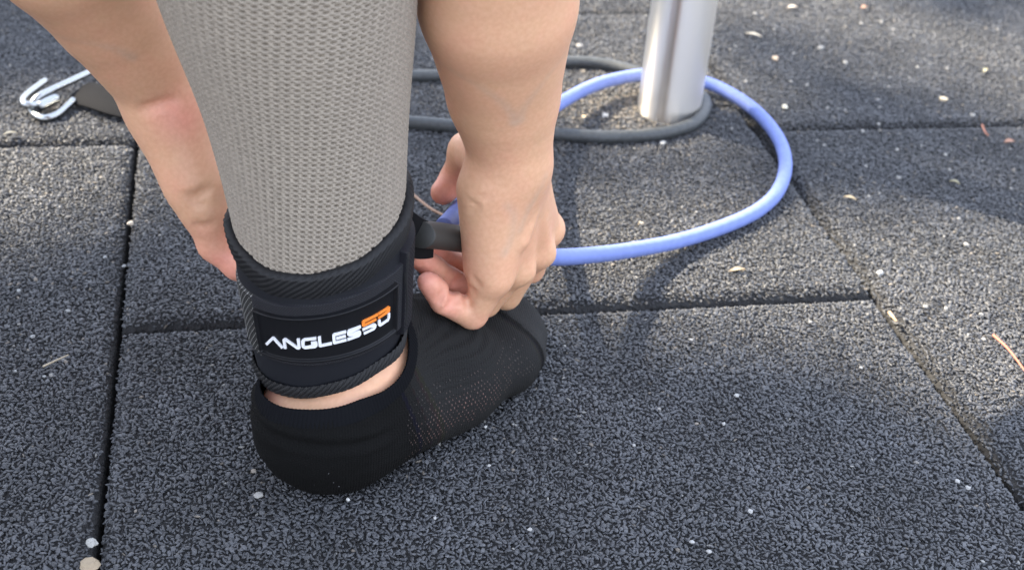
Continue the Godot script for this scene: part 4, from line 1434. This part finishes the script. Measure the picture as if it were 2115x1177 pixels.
	chip(0.6799, -0.3423, 0.0014, Color(0.27, 0.265, 0.25), "small pale grit chip on the sunlit tiles beyond the right cross seam", "stone", "grit chips beyond the right cross seam", 0.60)
	chip(0.6516, -0.3245, 0.0016, Color(0.27, 0.265, 0.25), "small pale grit chip on the sunlit tiles beyond the right cross seam", "stone", "grit chips beyond the right cross seam", 0.60)
	chip(0.5764, -0.2836, 0.0016, Color(0.27, 0.265, 0.25), "small pale grit chip on the sunlit tiles beyond the right cross seam", "stone", "grit chips beyond the right cross seam", 0.60)
	chip(0.5912, -0.2793, 0.0015, Color(0.27, 0.265, 0.25), "small pale grit chip on the sunlit tiles beyond the right cross seam", "stone", "grit chips beyond the right cross seam", 0.60)
	chip(0.6299, -0.2982, 0.0016, Color(0.27, 0.265, 0.25), "small pale grit chip on the sunlit tiles beyond the right cross seam", "stone", "grit chips beyond the right cross seam", 0.60)
	chip(0.6251, -0.2838, 0.0015, Color(0.27, 0.265, 0.25), "small pale grit chip on the sunlit tiles beyond the right cross seam", "stone", "grit chips beyond the right cross seam", 0.60)
	chip(0.5897, -0.4561, 0.0018, Color(0.27, 0.265, 0.25), "small pale grit chip on the sunlit tiles beyond the right cross seam", "stone", "grit chips beyond the right cross seam", 0.60)
	chip(0.5369, -0.4163, 0.0016, Color(0.27, 0.265, 0.25), "small pale grit chip on the sunlit tiles beyond the right cross seam", "stone", "grit chips beyond the right cross seam", 0.60)
	chip(0.8255, -0.4533, 0.0017, Color(0.27, 0.265, 0.25), "small pale grit chip on the sunlit tiles beyond the right cross seam", "stone", "grit chips beyond the right cross seam", 0.60)
	chip(0.5834, -0.4954, 0.0023, Color(0.27, 0.265, 0.25), "small pale grit chip on the sunlit tiles beyond the right cross seam", "stone", "grit chips beyond the right cross seam", 0.60)
	chip(0.5469, -0.2153, 0.0016, Color(0.27, 0.265, 0.25), "small pale grit chip on the right tile below its cross seam", "stone", "grit chips on the right tile", 0.60)
	chip(0.5867, -0.1580, 0.0020, Color(0.27, 0.265, 0.25), "small pale grit chip on the right tile below its cross seam", "stone", "grit chips on the right tile", 0.60)
	chip(0.6066, -0.0926, 0.0017, Color(0.27, 0.265, 0.25), "small pale grit chip on the right tile below its cross seam", "stone", "grit chips on the right tile", 0.60)
	chip(0.6063, -0.2048, 0.0017, Color(0.27, 0.265, 0.25), "small pale grit chip on the right tile below its cross seam", "stone", "grit chips on the right tile", 0.60)
	chip(0.6441, -0.1937, 0.0019, Color(0.27, 0.265, 0.25), "small pale grit chip on the right tile below its cross seam", "stone", "grit chips on the right tile", 0.60)
	chip(0.5678, -0.1783, 0.0016, Color(0.27, 0.265, 0.25), "small pale grit chip on the right tile below its cross seam", "stone", "grit chips on the right tile", 0.60)
	chip(0.5605, -0.1346, 0.0013, Color(0.27, 0.265, 0.25), "small pale grit chip on the right tile below its cross seam", "stone", "grit chips on the right tile", 0.60)
	chip(0.5833, -0.0687, 0.0012, Color(0.27, 0.265, 0.25), "small pale grit chip on the right tile below its cross seam", "stone", "grit chips on the right tile", 0.60)
	chip(0.6361, -0.1691, 0.0013, Color(0.27, 0.265, 0.25), "small pale grit chip on the right tile below its cross seam", "stone", "grit chips on the right tile", 0.60)
	chip(0.5770, -0.1246, 0.0010, Color(0.27, 0.265, 0.25), "small pale grit chip on the right tile below its cross seam", "stone", "grit chips on the right tile", 0.60)
	chip(0.6727, -0.1360, 0.0013, Color(0.27, 0.265, 0.25), "small pale grit chip on the right tile below its cross seam", "stone", "grit chips on the right tile", 0.60)
	chip(0.6309, -0.2106, 0.0012, Color(0.27, 0.265, 0.25), "small pale grit chip on the right tile below its cross seam", "stone", "grit chips on the right tile", 0.60)
	chip(0.5270, 0.0198, 0.0018, Color(0.27, 0.265, 0.25), "small white chip on the sunny part of the right tile", "stone", "chips on the sunny right tile", 0.60)
	chip(0.5409, 0.0226, 0.0016, Color(0.27, 0.265, 0.25), "small white chip on the sunny part of the right tile", "stone", "chips on the sunny right tile", 0.60)
	chip(0.5622, 0.0313, 0.0016, Color(0.27, 0.265, 0.25), "small white chip on the sunny part of the right tile", "stone", "chips on the sunny right tile", 0.60)
	chip(0.5500, 0.0595, 0.0016, Color(0.27, 0.265, 0.25), "small white chip on the sunny part of the right tile", "stone", "chips on the sunny right tile", 0.60)
	chip(0.5943, -0.0557, 0.0023, Color(0.27, 0.265, 0.25), "small white chip on the sunny part of the right tile", "stone", "chips on the sunny right tile", 0.60)
	chip(0.3652, 0.1025, 0.0017, Color(0.34, 0.34, 0.33), "small grey-white chip on the shaded tile in front of the foot", "stone", "chips on the shaded front tile", 0.60)
	chip(0.3490, 0.1278, 0.0013, Color(0.34, 0.34, 0.33), "small grey-white chip on the shaded tile in front of the foot", "stone", "chips on the shaded front tile", 0.60)
	chip(0.3013, 0.2211, 0.0014, Color(0.34, 0.34, 0.33), "small grey-white chip on the shaded tile in front of the foot", "stone", "chips on the shaded front tile", 0.60)
	chip(0.3401, 0.2019, 0.0016, Color(0.34, 0.34, 0.33), "small grey-white chip on the shaded tile in front of the foot", "stone", "chips on the shaded front tile", 0.60)
	chip(0.3081, 0.2290, 0.0015, Color(0.34, 0.34, 0.33), "small grey-white chip on the shaded tile in front of the foot", "stone", "chips on the shaded front tile", 0.60)
	chip(0.4670, 0.1905, 0.0016, Color(0.34, 0.34, 0.33), "small grey-white chip on the shaded tile in front of the foot", "stone", "chips on the shaded front tile", 0.60)
	chip(0.4707, 0.1962, 0.0016, Color(0.34, 0.34, 0.33), "small grey-white chip on the shaded tile in front of the foot", "stone", "chips on the shaded front tile", 0.60)
	chip(0.3545, 0.0433, 0.0012, Color(0.34, 0.34, 0.33), "small grey-white chip on the shaded tile in front of the foot", "stone", "chips on the shaded front tile", 0.60)
	chip(0.2909, 0.1415, 0.0011, Color(0.34, 0.34, 0.33), "small grey-white chip on the shaded tile in front of the foot", "stone", "chips on the shaded front tile", 0.60)
	chip(0.4544, 0.0819, 0.0012, Color(0.34, 0.34, 0.33), "small grey-white chip on the shaded tile in front of the foot", "stone", "chips on the shaded front tile", 0.60)
	chip(0.1704, 0.1888, 0.0010, Color(0.34, 0.34, 0.33), "small grey-white chip on the shaded tile in front of the foot", "stone", "chips on the shaded front tile", 0.60)
	chip(0.2185, 0.2027, 0.0013, Color(0.34, 0.34, 0.33), "small grey-white chip on the shaded tile in front of the foot", "stone", "chips on the shaded front tile", 0.60)
	chip(0.2056, 0.1506, 0.0011, Color(0.34, 0.34, 0.33), "small grey-white chip on the shaded tile in front of the foot", "stone", "chips on the shaded front tile", 0.60)
	chip(-0.0629, -0.0446, 0.0015, Color(0.27, 0.28, 0.28), "small white chip on the left tile column", "stone", "chips on the left tile", 0.60)
	chip(-0.0491, 0.0068, 0.0017, Color(0.27, 0.28, 0.28), "small white chip on the left tile column", "stone", "chips on the left tile", 0.60)
	chip(-0.0309, -0.0193, 0.0016, Color(0.27, 0.28, 0.28), "small white chip on the left tile column", "stone", "chips on the left tile", 0.60)
	chip(-0.0553, 0.0408, 0.0011, Color(0.27, 0.28, 0.28), "small white chip on the left tile column", "stone", "chips on the left tile", 0.60)
	chip(-0.0385, 0.0474, 0.0011, Color(0.27, 0.28, 0.28), "small white chip on the left tile column", "stone", "chips on the left tile", 0.60)
	chip(-0.0128, -0.0810, 0.0013, Color(0.27, 0.28, 0.28), "small white chip on the left tile column", "stone", "chips on the left tile", 0.60)
	chip(0.0001, -0.0693, 0.0014, Color(0.27, 0.28, 0.28), "small white chip on the left tile column", "stone", "chips on the left tile", 0.60)
	chip(0.2103, 0.1012, 0.0013, Color(0.27, 0.265, 0.25), "white speck beside the outer edge of the sock sole", "stone", "", 0.60)
	chip(0.2093, 0.1172, 0.0011, Color(0.50, 0.50, 0.48), "grey speck on the tile a little below the sock sole", "stone", "", 0.60)
	chip(0.1266, 0.1700, 0.0013, Color(0.50, 0.50, 0.48), "pale chip on the tile under the sock heel, on its right", "stone", "", 0.60)
	sprig("straw", [V(-0.0399, 0.0022, 0.0400), V(-0.0327, 0.0030, 0.0355), V(-0.0265, 0.0022, 0.0296)], 0.0006, Color(0.42, 0.36, 0.26), "thin pale straw lying on the left tile", "straw")
	sprig("pine_needle", [V(0.5575, 0.0020, 0.0571), V(0.5580, 0.0040, 0.0762), V(0.5581, 0.0030, 0.0988)], 0.0009, Color(0.40, 0.14, 0.09), "reddish brown pine needle at the right edge", "pine needle")
	sprig("pine_needle", [V(0.7005, 0.0030, -0.2412), V(0.6968, 0.0030, -0.2286), V(0.6975, 0.0020, -0.2233)], 0.0008, Color(0.40, 0.17, 0.11), "short reddish pine needle across the right cross seam", "pine needle")
	sprig("twig", [V(0.1975, 0.0040, -0.1518), V(0.2083, 0.0050, -0.1261), V(0.2183, 0.0040, -0.1148), V(0.2306, 0.0030, -0.0996)], 0.0011, Color(0.30, 0.19, 0.13), "thin brown twig on the tile between the cuff and the thumb", "twig")
	sprig("twig", [V(0.4969, 0.0030, 0.0273), V(0.4971, 0.0030, 0.0330), V(0.4982, 0.0020, 0.0367)], 0.0012, Color(0.45, 0.30, 0.18), "short tan twig lying in the long right seam", "twig")
	leaf(0.4099, -0.0316, 0.0130, 0.0035, 0.15, Color(0.52, 0.42, 0.28), "slim tan dry leaf in the sun patch below the blue loop")
	leaf(0.5314, -0.1249, 0.0100, 0.0035, -0.50, Color(0.48, 0.40, 0.27), "small tan dry leaf on the right tile, right of the blue loop")
	leaf(0.6280, -0.1448, 0.0080, 0.0030, -0.70, Color(0.36, 0.33, 0.22), "small olive-brown dry leaf far right on the right tile")
	leaf(0.7602, -0.3530, 0.0100, 0.0040, 0.80, Color(0.42, 0.38, 0.24), "curled yellowish dry leaf far right beyond the cross seam")
	leaf(0.5619, -0.4388, 0.0160, 0.0050, -0.60, Color(0.50, 0.45, 0.36), "pale curved dry leaf right of the pole near the top")
	leaf(0.7103, -0.2105, 0.0100, 0.0060, 0.10, Color(0.30, 0.17, 0.12), "reddish brown dry leaf at the right edge below the cross seam")
	leaf(-0.0927, -0.2592, 0.0100, 0.0030, 0.25, Color(0.50, 0.46, 0.36), "pale dry leaf beside the left cross seam")
	leaf(0.6273, -0.5078, 0.0120, 0.0060, 0.10, Color(0.55, 0.47, 0.38), "cream dry leaf at the top edge right of the pole")
	leaf(0.7049, -0.5074, 0.0090, 0.0060, 0.40, Color(0.40, 0.24, 0.16), "rusty dry leaf at the top edge, farther right")
